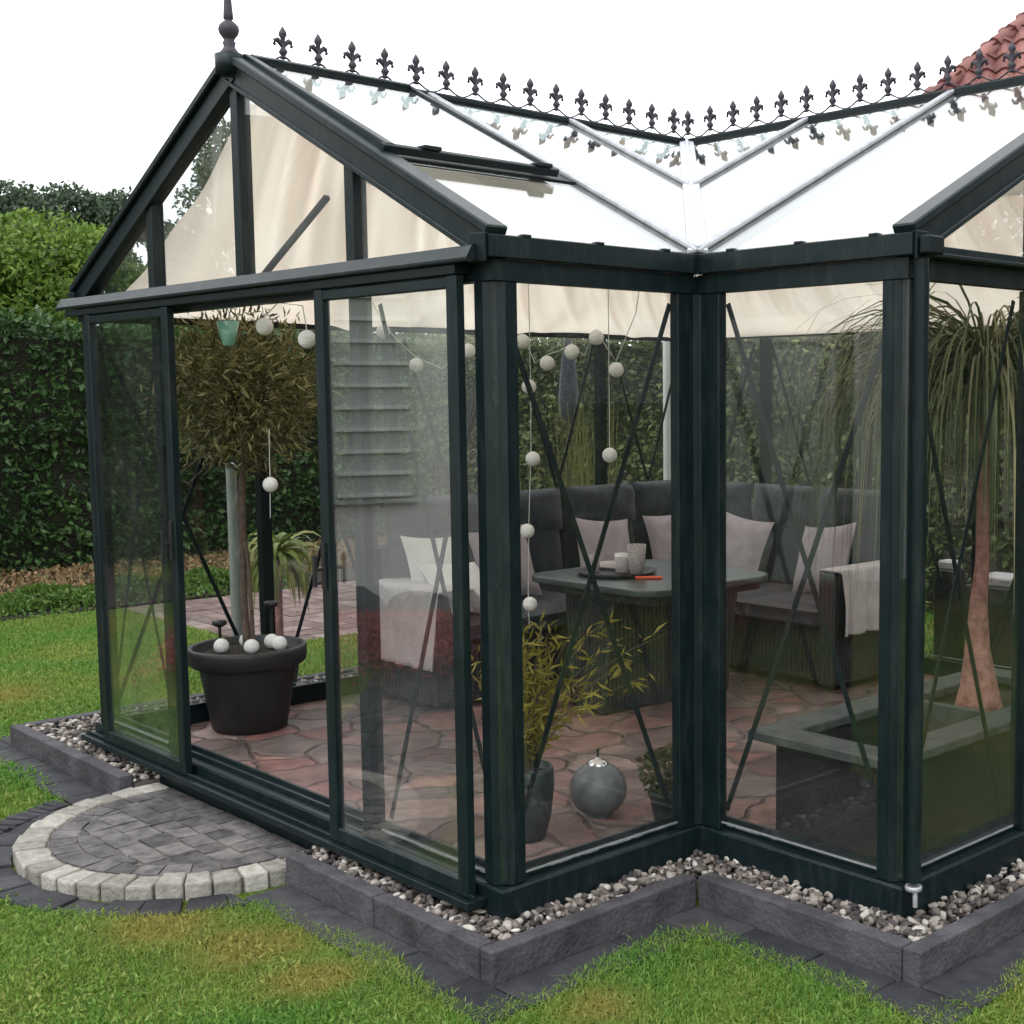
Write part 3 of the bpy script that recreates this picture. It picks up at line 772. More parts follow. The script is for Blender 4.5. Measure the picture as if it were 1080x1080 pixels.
hedge('hedge', -9.6, 3.5, 6.2, 7.1, 2.3, 700, .07, HEDGE2, 'olive green hedge seen through the glass behind the sofa', CORE)
hedge('hedge', 4.6, 5.4, 3.0, 12.0, 2.6, 300, .09, HEDGE2, 'olive green hedge standing beyond the right-hand gable', CORE)

def tree(name, x, y, h, r, trunk_h, mat, label, cat='tree', nclump=26, leaf=.14, per=420, sq=1.0, group=None):
    root = tag(empty(name, (x, y, G)), label, cat, group)
    c = MB()
    top = Vector((0, 0, h * .8))
    c.tube([(0, 0, 0), (.05, .02, trunk_h * .5), (0, .04, trunk_h), (.04, 0, h * .8)], [r * .10, r * .08, r * .065, r * .02], 8)
    cent = []
    for i in range(nclump):
        a = rng.uniform(0, 2 * math.pi); u = rng.uniform(0, 1); rr = r * math.sqrt(u) * rng.uniform(.55, 1.0)
        zc = trunk_h + (h - trunk_h) * rng.uniform(.06, .94)
        k = math.sqrt(max(.05, 1 - ((zc - (trunk_h + h) / 2) / ((h - trunk_h) / 2 * 1.05)) ** 2))
        cpt = Vector((rr * math.cos(a) * k * sq, rr * math.sin(a) * k, zc))
        cent.append(cpt)
        if i % 2 == 0:
            s_ = Vector((0, 0, max(trunk_h * .8, zc * .62)))
            c.tube([s_, (s_ + cpt) / 2 + Vector((0, 0, .1 * r)), cpt], [r * .04, r * .025, r * .01], 6)
    c.build('trunk', BARK, root)
    pts = []
    for q in cent:
        n = per; cr = r * rng.uniform(.24, .40)
        v = rng.normal(size=(n, 3)); v /= np.linalg.norm(v, axis=1)[:, None]
        rad = cr * rng.uniform(.35, 1.08, n) ** .5
        pts.append(np.array(q) + v * rad[:, None] * np.array([1, 1, .8]))
    p_ = np.concatenate(pts)
    V, F = leaf_cloud(p_, rng.uniform(.6, 1.3, len(p_)) * leaf, None, 1.8, 1.0, down=.35)
    np_mesh('crown', V, F, mat, root)
    return root
tree('broadleaf_tree', -13.3, 3.5, 3.85, 1.5, .8, LIME, 'light green bushy tree rising behind the hedge at the far left', nclump=44, leaf=.085, per=950, group='trees beyond the hedge')
tree('broadleaf_tree', -13.8, 5.6, 3.4, 1.3, .8, LIME, 'light green bushy tree partly behind the left roof edge of the greenhouse', nclump=38, leaf=.085, per=900, group='trees beyond the hedge')
tree('conifer', -24, 6.9, 5.6, 1.7, 1.2, FIR, 'dark grey-green tree at the far left edge behind the light green tree', nclump=46, leaf=.12, per=900, sq=.9, group='trees beyond the hedge')
tree('conifer', -24, 8.9, 5.95, 1.5, 1.2, FIR, 'dark grey-green pointed tree just left of the gable roof', nclump=46, leaf=.12, per=900, sq=.9, group='trees beyond the hedge')
tree('conifer', -22, 11.2, 7.1, 1.9, 1.2, FIR, 'dark tree seen through the glass of the left gable', nclump=46, leaf=.12, per=900, sq=.9, group='trees beyond the hedge')
for i, (x, y, h, r, lb) in enumerate([(-13.5, -1.5, 5.6, 2.2, 'tall dark broadleaf tree behind the left hedge, outside the picture, nearer the greenhouse front'), (-13.5, -5.0, 5.8, 2.2, 'tall dark broadleaf tree between the left hedge and the white house'), (7.5, 9.5, 6.0, 2.4, 'tall dark broadleaf tree behind the right-hand hedge, the middle one'), (5.5, 13.5, 6.0, 2.6, 'tall dark broadleaf tree at the far end of the right-hand hedge'), (9.5, 1.5, 5.5, 2.4, 'tall dark broadleaf tree standing to the right of the garden, reflected in the side glass'),
                                  (10.5, 6.5, 6.0, 2.6, 'tall dark broadleaf tree beyond the right-hand hedge, the rear one')]):
    tree('broadleaf_tree', x, y, h, r, 1.0, FIR, lb, nclump=36, leaf=.2, per=260)

# ------------------------------------------------------------------ house with tiled roof, behind on the right
def brick_house():
    d = Vector((CD.x, CD.y, 0)).normalized()
    view = Vector((-8.6, 13.7, 0)).normalized()          # direction camera -> house
    ang = math.atan2(view.y, view.x) - math.pi / 2
    c0 = Vector((-6.06, 11.53, 5.155)); k = 2.35
    lat = Vector((view.y, -view.x, 0))
    eave_corner = c0 - lat * k - view * k; ez = c0.z - k
    root = tag(empty('brick_house', (eave_corner.x, eave_corner.y, G), ang), 'brick house with red clay tiled roof at the upper right behind the ridge', 'house')
    Wd, Dp = 12.0, 9.0
    wl = MB(); wl.box(.4, Wd - .4, .4, Dp - .4, 0, ez - G); wl.build('wall', BRICK, root)
    rf = MB(); e = ez - G; hz = Dp / 2
    rf.add([(0, 0, e), (Wd, 0, e), (Wd, Dp, e), (0, Dp, e), (hz, hz, e + hz - .03), (Wd - hz, hz, e + hz - .03)],
           [(0, 1, 5, 4), (1, 2, 5), (2, 3, 4, 5), (3, 0, 4), (3, 2, 1, 0)])
    ro = rf.build('roof', surf('roof_felt', (.05, .03, .03), (.07, .04, .04), 8, .9), root)
    # pantiles on the slope that faces the garden, and on the hip
    tiles = MB()
    def slope(org, ux, up, length):
        course, wdt = .30, .215
        n_c = int(hz * math.sqrt(2) / course) + 1
        nrm = ux.cross(up).normalized()
        for j in range(n_c):
            s0 = j * course; inset = s0 / math.sqrt(2)
            n = int((length - 2 * inset) / wdt)
            if n < 1: break
            for i in range(-1, n + 1):
                a = inset + i * wdt
                if a < inset - .15 or a + wdt > length - inset + .15: continue
                vs = []
                for t_, lift in ((0, .065), (course * 1.12, .03)):
                    for q_ in range(6):
                        f_ = q_ / 5; hgt = .045 * math.sin(f_ * math.pi * 1.5) if f_ < .67 else -.045 * math.sin((f_ - .67) / .33 * math.pi) * .5
                        vs.append(org + ux * (a + f_ * wdt * 1.05) + up * (s0 + t_) + nrm * (lift + hgt + .01))
                for q_ in range(6): vs.append(vs[q_] - nrm * .03)
                tiles.add(vs, [(q_, q_ + 1, q_ + 7, q_ + 6) for q_ in range(5)] + [(q_ + 12, q_ + 13, q_ + 1, q_) for q_ in range(5)], False)
    s2 = 1 / math.sqrt(2)
    slope(Vector((0, 0, e)), Vector((1, 0, 0)), Vector((0, s2, s2)), Wd)
    slope(Vector((0, Dp, e)), Vector((0, -1, 0)), Vector((s2, 0, s2)), Dp)
    for (a, b) in (((0, 0, e), (hz, hz, e + hz)), ((hz, hz, e + hz), (Wd - hz, hz, e + hz))):
        a, b = Vector(a), Vector(b); n = int((b - a).length / .33)
        for i in range(n):
            q0 = a.lerp(b, i / n); q1 = a.lerp(b, (i + 1.12) / n)
            tiles.tube([q0 + Vector((0, 0, .05)), q1 + Vector((0, 0, .03))], [.115, .095], 8)
    o = tiles.build('roof_tiles', TILE, ro)
    wn = MB()
    for x in (2.0, 5.0, 8.0):
        wf = MB(); wf.box(x, x + 1.2, .33, .41, 1.0, 2.3); f_ = wf.build('window', WHITEP, root)
        pn = MB(); pn.box(x + .08, x + 1.12, .318, .328, 1.08, 2.22); pn.build('pane', BLACK, f_)
brick_house()

# white house across the garden to the left (seen mirrored in the glass)
def white_house():
    root = tag(empty('white_house', (-5.6, -2.45, G), math.radians(26)), 'white rendered house with blinds at its windows, mirrored in the sliding door glass', 'house')
    wl = MB(); wl.box(-7, 0, -12, 0, 0, 3.6); wl.build('wall', WHITEP, root)
    rf = MB(); rf.add([(-7.4, .4, 3.6), (.4, .4, 3.6), (.4, -12.4, 3.6), (-7.4, -12.4, 3.6), (-3.5, .4, 6.2), (-3.5, -12.4, 6.2)],
                      [(0, 1, 4), (1, 2, 5, 4), (2, 3, 5), (3, 0, 4, 5), (0, 3, 2, 1)]); rf.build('roof', WHITEP, root)
    for (ya, za, yb, zb) in ((-1.0, .92, -.35, 2.65), (-9.5, .2, -7.5, 2.4)):
        f_ = MB(); f_.box(.002, .06, ya, yb, za, zb); fo = f_.build('window', GREYW, root)
        b_ = MB(); nb = int((zb - za) / .16)
        for i in range(nb): b_.box(.062, .085, ya + .06, yb - .06, za + .05 + i * .16, za + .05 + i * .16 + .028)
        b_.build('blind', WHITEP, fo)
white_house()
# heather bed and boulders in that part of the garden
n = 26000
a = rng.uniform(-1.5, 1.7, n); b_ = rng.normal(0, .36, n)
pts = np.column_stack([-4.2 + .707 * a + b_ * .7, -2.6 - .707 * a + b_ * .7, G + .05 + rng.uniform(0, .22, n) * np.clip(1.1 - np.abs(b_), .1, 1)])
V, F = leaf_cloud(pts, rng.uniform(.02, .045, n), np.array([0, 0, .8]), 1.8, .8)
hr_ = tag(np_mesh('heather', V, F, HEATH), 'bed of reddish flowering heather, mirrored in the sliding door glass', 'heather', kind='stuff')
for i, (x, y, s, lb) in enumerate([(-5.15, -2.75, .30, 'large dark boulder behind the heather bed'), (-4.75, -3.25, .2, 'smaller dark boulder beside the large one'), (-5.2, -3.4, .24, 'dark boulder nearest the white house')]):
    mb = MB(); mb.sphere((0, 0, s * .35), s, 18, 12, (1.3, 1, .75))
    o = mb.build('boulder', KERB, None); o.location = (x, y, G)
    for v_ in o.data.vertices:
        c_ = v_.co; f_ = 1 + .12 * math.sin(c_.x * 9 + i) * math.sin(c_.y * 8) + .08 * math.sin(c_.z * 15 + c_.x * 11)
        v_.co = c_ * f_
    tag(o, lb + ', mirrored in the door glass', 'boulder', 'boulders by the heather bed')

# ------------------------------------------------------------------ GREENHOUSE
gh = tag(empty('greenhouse', (0, 0, 0)), 'dark green L-shaped glass greenhouse with gables and fleur-de-lis ridge cresting', 'greenhouse')
# base
b_ = MB(); sweep_closed(b_, FP, [(0, -.11), (0, .062), (.006, .070), (.045, .070), (.045, -.11)])
b_.build('base_frame', GREEN, gh)
b_ = MB(); sweep_closed(b_, FP, [(.047, -.05), (.047, .088), (.058, .088), (.062, .078), (.085, .078), (.088, .095), (.10, .095), (.10, -.05)])
b_.build('base_track', GREEN, gh)
# wall plate under the eaves
b_ = MB(); sweep_closed(b_, FP, [(.008, 1.935), (.008, 1.997), (.075, 1.997), (.075, 1.945), (.06, 1.945), (.06, 1.935)])
b_.build('wall_plate', GREEN, gh)
# gutters on the eave sides (fascia with lip)
def gutter(a, b, inward, name='gutter'):
    a, b = Vector(a), Vector(b); i2 = Vector(inward)
    mb = MB()
    prof = [(-.014, 2.000), (-.014, 2.066), (-.006, 2.066), (-.002, 2.052), (.04, 2.052), (.044, 2.064), (.05, 2.064), (.05, 2.000)]
    k = len(prof)
    vs = [(q + i2 * d)[:2] + (z,) for q, in ((a,), (b,)) for d, z in prof] if False else []
    for q in (a, b):
        for d_, z in prof: vs.append((q.x + i2.x * d_, q.y + i2.y * d_, z))
    mb.add(vs, [(j, (j + 1) % k, k + (j + 1) % k, k + j) for j in range(k)] + [tuple(range(k)), tuple(range(k, 2 * k))[::-1]])
    # little clips on the lip
    dd = (b - a); n = max(2, int(dd.length / .28))
    for i in range(n):
        q = a + dd * ((i + .5) / n)
        mb.box(q.x - .016, q.x + .016, q.y - .016, q.y + .016, 2.064, 2.074)
    return mb.build(name, GREEN, gh, bevel=.0025)
gutter((0, -.022), (0, L - .012), (-1, 0)); gutter((.012, L), (M + .022, L), (0, 1))
gutter((-W, -.022), (-W, YB + .01), (1, 0)); gutter((-W, YB), (M + .022, YB), (0, -1))
# gutter end caps with a dark hole, gable corners
for (x, y) in ((-.018, -.03),):
    mb = MB(); mb.box(-.062, .012, -.034, -.024, 1.985, 2.07); mb.build('gutter_cap', GREEN_D, gh, bevel=.003)
mb = MB(); mb.box(M + .024, M + .034, L - .012, L + .06, 1.985, 2.07); mb.build('gutter_cap', GREEN_D, gh, bevel=.003)

# corner posts
def post(poly, z0=.072, z1=1.934, mat=None):
    mb = MB(); mb.prism(poly, z0, z1); return mb.build('post', mat or GREEN, gh, bevel=.0025)
def sh(poly, dx, dy, fx=1, fy=1): return [(x * fx + dx, y * fy + dy) for x, y in poly]
CPOST = [(-.105, .012), (-.062, .012), (-.058, .006), (-.006, .058), (-.012, .062), (-.012, .105), (-.05, .105), (-.05, .05), (-.105, .05)]
post(CPOST); post(sh(CPOST, M, L)); post(sh(CPOST, -W, 0, -1, 1)); post(sh(CPOST, -W, YB, -1, -1)); post(sh(CPOST, M, YB, 1, -1))
post([(-.012, L - .085), (-.012, L - .012), (.0, L + .012), (.085, L + .012), (.085, L + .052), (-.052, L + .052), (-.052, L - .085)])
fronts = [-2.3, -.775]
sides = [L + MOD * k for k in range(4)]
for x in fronts: post([(x - .028, .012), (x + .028, .012), (x + .028, .07), (x - .028, .07)])
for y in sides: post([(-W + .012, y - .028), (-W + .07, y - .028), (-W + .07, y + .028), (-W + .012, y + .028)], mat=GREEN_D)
for k in range(1, 4):
    y = L + MOD * k; post([(M - .07, y - .028), (M - .012, y - .028), (M - .012, y + .028), (M - .07, y + .028)])
for k in range(1, 5):
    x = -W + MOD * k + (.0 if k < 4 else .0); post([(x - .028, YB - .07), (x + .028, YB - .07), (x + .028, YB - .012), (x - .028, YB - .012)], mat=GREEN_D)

# wall bays: list of (start, end, inward)
bays = []
bays.append(((-W, 0), (-2.3, 0), (0, 1))); bays.append(((-.775, 0), (0, 0), (0, 1)))
bays.append(((0, 0), (0, L), (-1, 0))); bays.append(((0, L), (M, L), (0, 1)))
ys = [L + MOD * k for k in range(5)]
for a_, c_ in zip(ys[:-1], ys[1:]): bays.append(((M, a_), (M, c_), (-1, 0)))
ys = [0] + [L + MOD * k for k in range(5)]
for a_, c_ in zip(ys[:-1], ys[1:]): bays.append(((-W, a_), (-W, c_), (1, 0)))
xs = [-W + MOD * k for k in range(5)] + [M]
for a_, c_ in zip(xs[:-1], xs[1:]): bays.append(((a_, YB), (c_, YB), (0, -1)))
def bay_skip_glass(i): return False
for i, (a_, c_, inn) in enumerate(bays):
    a_, c_, inn = Vector(a_), Vector(c_), Vector(inn); d_ = (c_ - a_).normalized(); Ln = (c_ - a_).length
    o_ = a_ + inn * .030
    def P3(s, z, q=0): v = a_ + d_ * s + inn * (.030 + q); return (v.x, v.y, z)
    g_ = MB(); e0, e1 = .02, Ln - .02
    if i == 2: e1 = Ln + .015
    if i == 3: e0 = -.015
    g_.add([P3(e0, .088), P3(e1, .088), P3(e1, 1.938), P3(e0, 1.938), P3(e0, .088, .004), P3(e1, .088, .004), P3(e1, 1.938, .004), P3(e0, 1.938, .004)],
           [(0, 1, 2, 3), (7, 6, 5, 4), (0, 4, 5, 1), (1, 5, 6, 2), (2, 6, 7, 3), (3, 7, 4, 0)])
    g_.build('wall_pane', GLASS, gh)
    bd_ = MB()  # thin pale strips added as the highlight along the glass edges
    for s_b in ((e1 - .05,) if i in (1,) else ()):
        bd_.bar(P3(s_b, .092, -.004), P3(s_b, 1.935, -.004), .005, .005, (inn.x, inn.y, 0))
    bd_.bar(P3(e0 + .05, .097, -.004), P3(e1 - .05, .097, -.004), .004, .006, (0, 0, 1)); bd_.build('edge_highlight', ALU, gh)
    # cross braces of flat bar, just inside the glass
    s0, s1 = .075, Ln - .075
    upv = (inn.x, inn.y, 0)
    br = MB(); br.bar(P3(s0, .13, .032), P3(s1, 1.90, .032), .019, .004, upv); br.build('brace', GREEN, gh)
    br = MB(); br.bar(P3(s0, 1.90, .040), P3(s1, .13, .040), .019, .004, upv); br.build('brace', GREEN, gh)

# gable beams, with projecting ledge and door track
def gable_beam(along_x, fixed, s0, s1, sgn):
    """beam on plane; sgn = outward direction sign"""
    mb = MB()
    prof = [(0, 1.998), (-.03, 1.998), (-.06, 1.985), (-.066, 1.990), (-.066, 1.999), (-.045, 2.036), (0, 2.040), (.07, 2.040), (.07, 1.998)]
    k = len(prof); vs = []
    for s in (s0, s1):
        for d_, z in prof:
            q = fixed - sgn * d_ * -1 if False else fixed + (-sgn) * d_ * 1
            q = fixed + sgn * (-d_)
            vs.append((s, q, z) if along_x else (q, s, z))
    mb.add(vs, [(j, (j + 1) % k, k + (j + 1) % k, k + j) for j in range(k)] + [tuple(range(k)), tuple(range(k, 2 * k))[::-1]])
    return mb.build('gable_beam', GREEN, gh, bevel=.002)
gable_beam(True, 0, -W - .05, -.03, -1)
def gable2_beam():
    mb = MB(); mb.box(M - .07, M + .012, L + .03, YB - .02, 1.998, 2.036); mb.box(M + .012, M + .03, L + .03, YB - .02, 2.0, 2.012)
    mb.build('gable_beam', GREEN, gh, bevel=.002)
gable2_beam()
mb = MB(); mb.box(-W + .02, -.11, -.055, .0, 1.955, 1.984); mb.build('door_track', GREEN_D, gh, bevel=.002)
mb = MB(); mb.box(-W + .02, -.08, -.075, -.002, .004, .030); mb.box(-W + .02, -.08, -.05, -.044, .031, .046); mb.build('door_track', GREEN, gh, bevel=.002)

# roof heights
def z_arm1(x, y): return HG + (HR - HG) * (1 - abs(x - XR) / (W / 2))
def z_arm2(x, y): return HG + (HR - HG) * (1 - abs(y - YR) / (W / 2))
slopes = {
    'S1': ([(0, .0), (XR, .0), (XR, YR), (0, L)], z_arm1, 'y'),
    'S2': ([(0, L), (XR, YR), (M, YR), (M, L)], z_arm2, 'x'),
    'S3': ([(-W, .0), (XR, .0), (XR, YR), (-W, YB)], z_arm1, 'y'),
    'S4': ([(-W, YB), (XR, YR), (M, YR), (M, YB)], z_arm2, 'x')}
cutY = [0, L, L + MOD, L + 2 * MOD, L + 3 * MOD, YB]
cutX = [-W, -W + MOD, -W + 2 * MOD, -MOD, 0, M]
for key, (poly, zf, ax) in slopes.items():
    cuts = cutY if ax == 'y' else cutX
    for a_, c_ in zip(cuts[:-1], cuts[1:]):
        q = clip(clip(poly, 0 if ax == 'y' else 1, 1 if ax == 'y' else 0, c_ - .004), 0 if ax == 'y' else -1, -1 if ax == 'y' else 0, -(a_ + .004))
        if len(q) < 3: continue
        if key in ('S1', ) and a_ == 0:
            # first bay: lower pane only, the opening roof window covers the upper part
            q2 = clip(clip(q, 1, 0, -.605), 0, -1, -.77)
            pm = MB(); pm.prism(q2, lambda x, y: zf(x, y), lambda x, y: zf(x, y) + .0045); pm.build('roof_pane', GLASS_R, gh)
            q = clip(q, -1, 0, .60)
        pm = MB(); pm.prism(q, lambda x, y: zf(x, y) + .000, lambda x, y: zf(x, y) + .0045)
        pm.build('roof_pane', GLASS_R, gh)
# rafters (bar below, cap above the glass)
def slope_up(key): 
    s_ = (HR - HG) / (W / 2); k = math.hypot(1, s_)
    return {'S1': Vector((s_, 0, 1)), 'S3': Vector((-s_, 0, 1)), 'S2': Vector((0, -s_, 1)), 'S4': Vector((0, s_, 1))}[key].normalized()
def rafter(p, q, up, wd=.036, cap=.017, deep=.05, name='rafter', capmat=None):
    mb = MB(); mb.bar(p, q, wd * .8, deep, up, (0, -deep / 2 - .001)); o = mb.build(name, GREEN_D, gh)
    mb = MB(); mb.bar(p, q, wd, cap, up, (0, cap / 2 + .005)); mb.build('glazing_cap', capmat or ALU, o, bevel=.004)
def zpt(x, y, zf): return (x, y, zf(x, y))
for y in cutY[1:-1]:
    xe = 0 if y <= L + 1e-6 else -(y - L)
    if y < YR: rafter(zpt(xe, y, z_arm1), zpt(XR, y, z_arm1), slope_up('S1'))
    xe2 = XR if y < YR else -W + (YB - y)
    if y < YR: rafter(zpt(-W, y, z_arm1), zpt(XR, y, z_arm1), slope_up('S3'))
    else: rafter(zpt(-W, y, z_arm1), zpt(-W + (YB - y), y, z_arm1), slope_up('S3'))
for x in cutX[1:-1]:
    if x > XR:
        y0 = L if x >= 0 else L - x
        rafter(zpt(x, y0, z_arm2), zpt(x, YR, z_arm2), slope_up('S2'))
        rafter(zpt(x, YB, z_arm2), zpt(x, YR, z_arm2), slope_up('S4'))
    else:
        rafter(zpt(x, YB, z_arm2), zpt(x, YR + (XR - x), z_arm2), slope_up('S4'))
# valley and hip
def diag(p, q, name, wd, mat):
    d_ = Vector(q) - Vector(p)
    mb = MB(); mb.bar(p, q, wd, .05, (0, 0, 1), (0, -.03)); o = mb.build(name, GREEN_D, gh)
    mb = MB(); mb.bar(p, q, wd, .014, (0, 0, 1), (0, .014)); mb.bar(p, q, .014, .014, (0, 0, 1), (0, .0281)); mb.build('flashing', mat, o, bevel=.003)
VAL = surf('silver_valley_metal', (0.45, 0.47, 0.52), (0.62, 0.64, 0.69), 12, 0.35, 0.5, 0.05, 80, metal=.4)
diag((0, L, HG), (XR, YR, HR), 'valley', .07, VAL)
diag((-W, YB, HG), (XR, YR, HR), 'hip', .06, ALU)
# ridges
mb = MB(); mb.bar((XR, .0, HR), (XR, YR, HR), .045, .03, (0, 0, 1), (0, .006)); mb.build('ridge', GREEN_D, gh, bevel=.008)
mb = MB(); mb.bar((XR - .03, YR, HR), (M + .0, YR, HR), .045, .034, (0, 0, 1), (0, .003)); mb.build('ridge', GREEN_D, gh, bevel=.008)
# gable rakes
def rake(p, q, up, outd):
    p, q, up, outd = Vector(p), Vector(q), Vector(up).normalized(), Vector(outd)
    mb = MB(); mb.bar(p + outd * -.03, q + outd * -.03, .064, .066, up, (0, -.036)); o = mb.build('rake', GREEN, gh, bevel=.003)
    mb = MB(); mb.bar(p + outd * -.018, q + outd * -.018, .080, .030, up, (0, .014)); mb.build('rake_cap', GREEN, o, bevel=.005)
    mb = MB(); mb.bar(p + outd * -.006, q + outd * -.006, .030, .018, up, (0, -.074)); mb.build('rake_bead', GREEN, o, bevel=.003)
E_ = .02
rake((0, 0, HG), (XR + .0, 0, HR), slope_up('S1'), (0, -1, 0))
rake((-W, 0, HG), (XR - .001, 0.001, HR), slope_up('S3'), (0, -1, 0))
rake((M, L, HG), (M, YR, HR), slope_up('S2'), (1, 0, 0))
rake((M, YB, HG), (M + .001, YR + .001, HR), slope_up('S4'), (1, 0, 0))
mb = MB(); mb.lathe([(.01, -.05), (.052, -.05), (.055, .02), (.03, .03), (.0, .032)], XR, -.0, HR, 16); mb.build('apex_cap', GREEN, gh)
# gable mullions and panes
UND = .075
for x in (-2.3, XR, -.775):
    zt = z_arm1(x, 0) - UND
    mb = MB(); mb.box(x - .026, x + .026, .006, .062, 2.0405, zt + .012); mb.build('gable_mullion', GREEN, gh, bevel=.003)
for k in (1, 2, 3):
    y = L + MOD * k; zt = z_arm2(0, y) - UND
    mb = MB(); mb.box(M - .062, M - .006, y - .026, y + .026, 2.0365, zt + .012); mb.build('gable_mullion', GREEN, gh, bevel=.003)
def gable_pane(pts, ax):
    mb = MB(); n = len(pts)
    if ax == 'y': vs = [(s, .024, z) for s, z in pts] + [(s, .028, z) for s, z in pts]
    else: vs = [(M - .024, s, z) for s, z in pts] + [(M - .028, s, z) for s, z in pts]
    mb.add(vs, [tuple(range(n)), tuple(range(n, 2 * n))[::-1]] + [(i, (i + 1) % n, n + (i + 1) % n, n + i) for i in range(n)])
    mb.build('gable_pane', GLASS, gh)
def zz1(x): return z_arm1(x, 0) - .045
def zz2(y): return z_arm2(0, y) - .045
gable_pane([(-W + .12, 2.03), (-2.3, 2.03), (-2.3, zz1(-2.3)), (-W + .12, 2.05)], 'y')
gable_pane([(-2.3, 2.03), (XR, 2.03), (XR, zz1(XR)), (-2.3, zz1(-2.3))], 'y')
gable_pane([(XR, 2.03), (-.775, 2.03), (-.775, zz1(-.775)), (XR, zz1(XR))], 'y')
gable_pane([(-.775, 2.03), (-.12, 2.03), (-.12, 2.05), (-.775, zz1(-.775))], 'y')
yy_ = [L + .1, L + MOD, YR, L + 3 * MOD, YB - .1]
for a_, c_ in zip(yy_[:-1], yy_[1:]):
    gable_pane([(a_, 2.03), (c_, 2.03), (c_, max(zz2(c_), 2.05)), (a_, max(zz2(a_), 2.05))], 'x')

# opening roof window in the first bay
s_ = (HR - HG) / (W / 2); upS1 = slope_up('S1')
def rw(x, y, lift): return Vector((x, y, z_arm1(x, y))) + upS1 * (lift + .045 * (1 - abs(x - XR) / .95) * 0)
wf = MB(); x0_, x1_ = XR + .03, -.60; ya_, yb_ = .045, .755
lift0, lift1 = .028, .038
A0, A1 = rw(x0_, ya_, lift0), rw(x1_, ya_, lift1); B0, B1 = rw(x0_, yb_, lift0), rw(x1_, yb_, lift1)
wf.bar(A0, A1, .034, .03, upS1); wf.bar(B0, B1, .026, .022, upS1); wf.bar(A0 + Vector((.02, .01, 0)), B0 + Vector((.02, -.01, 0)), .03, .02, upS1); wf.bar(A1 + Vector((-.02, .01, 0)), B1 + Vector((-.02, -.01, 0)), .03, .018, upS1)
fo = wf.build('roof_window', GREEN, gh, bevel=.003)
wf = MB(); wf.bar(A1 + Vector((0, -.03, 0)), B1 + Vector((0, .0, 0)), .03, .028, upS1, (0, -.002)); 
for t_ in (.22, .9): q = A1.lerp(B1, t_); wf.box(q.x - .025, q.x + .025, q.y - .035, q.y + .035, q.z + .008, q.z + .022)
wf.build('window_bar', GREEN_D, fo, bevel=.003)
wf = MB(); wf.add([A0 + upS1 * .002, A1 + upS1 * .002, B1 + upS1 * .002, B0 + upS1 * .002, A0 - upS1 * .002, A1 - upS1 * .002, B1 - upS1 * .002, B0 - upS1 * .002],
                  [(0, 1, 2, 3), (7, 6, 5, 4), (0, 4, 5, 1), (1, 5, 6, 2), (2, 6, 7, 3), (3, 7, 4, 0)]); wf.build('window_glass', GLASS_R, fo)
mb = MB(); mb.bar((-.615, .03, z_arm1(-.615, 0)), (-.615, L - .02, z_arm1(-.615, 0)), .03, .02, upS1); mb.build('window_sill', GREEN_D, gh)
# roof strut seen through the gable
mb = MB(); mb.bar((-1.93, .3, 2.07), (-1.393, .3, 2.347), .018, .022, (0, 1, 0)); mb.build('roof_strut', GREEN_D, gh)

# cresting ornaments
def fleur_mesh():
    mb = MB()
    mb.lathe([(.004, -.004), (.014, .0), (.006, .006), (.012, .014), (.018, .024), (.012, .034), (.008, .040), (.010, .046), (.007, .052), (.008, .06), (.009, .074), (.016, .086), (.015, .096), (.008, .108), (.001, .119)], seg=8)
    for s in (-1, 1):
        mb.tube([(0, 0, .038), (s * .012, 0, .056), (s * .024, 0, .066), (s * .034, 0, .062), (s * .037, 0, .050), (s * .033, 0, .044)], [.005, .009, .0105, .009, .007, .004], 6)
    # scroll arms that join the neighbours
    for s in (-1, 1):
        mb.tube([(0, 0, .008), (s * .018, 0, .001), (s * .04, 0, -.012), (s * .062, 0, -.02), (s * .0765, 0, -.021)], [.0045, .004, .0035, .0035, .0035], 6)
    return mb
fm = fleur_mesh().build('cresting_ornament', CAST, gh)
fm.location = (XR, .22, HR + .030); fm.rotation_euler = (0, 0, math.pi / 2)
zc = HR + .045
fm.location.z = zc
k = 1
sp = .1512
while .22 + k * sp < YR - .03:
    o = fm.copy(); COL.objects.link(o); o.location = (XR, .22 + k * sp, zc); k += 1
for i in range(17):
    x = XR + .01 + i * .1503
    if x > M - .03: break
    o = fm.copy(); COL.objects.link(o); o.location = (x, YR, zc); o.rotation_euler = (0, 0, 0)
# finial
fn = MB(); fn.lathe([(.03, -.02), (.034, .01), (.026, .02), (.02, .03), (.024, .045), (.018, .052), (.022, .060), (.034, .076), (.038, .092), (.034, .106), (.022, .118), (.012, .124), (.018, .13), (.017, .15), (.014, .19), (.010, .24), (.006, .29), (.002, .33)], XR, .0, HR + .02, 18)
fn.build('finial', CAST, gh)
fn = MB(); fn.lathe([(.03, -.02), (.034, .01), (.026, .02), (.024, .045), (.022, .060), (.038, .092), (.022, .118), (.018, .13), (.014, .19), (.002, .33)], M - .02, YR, HR + .02, 14); fn.build('finial', CAST, gh)

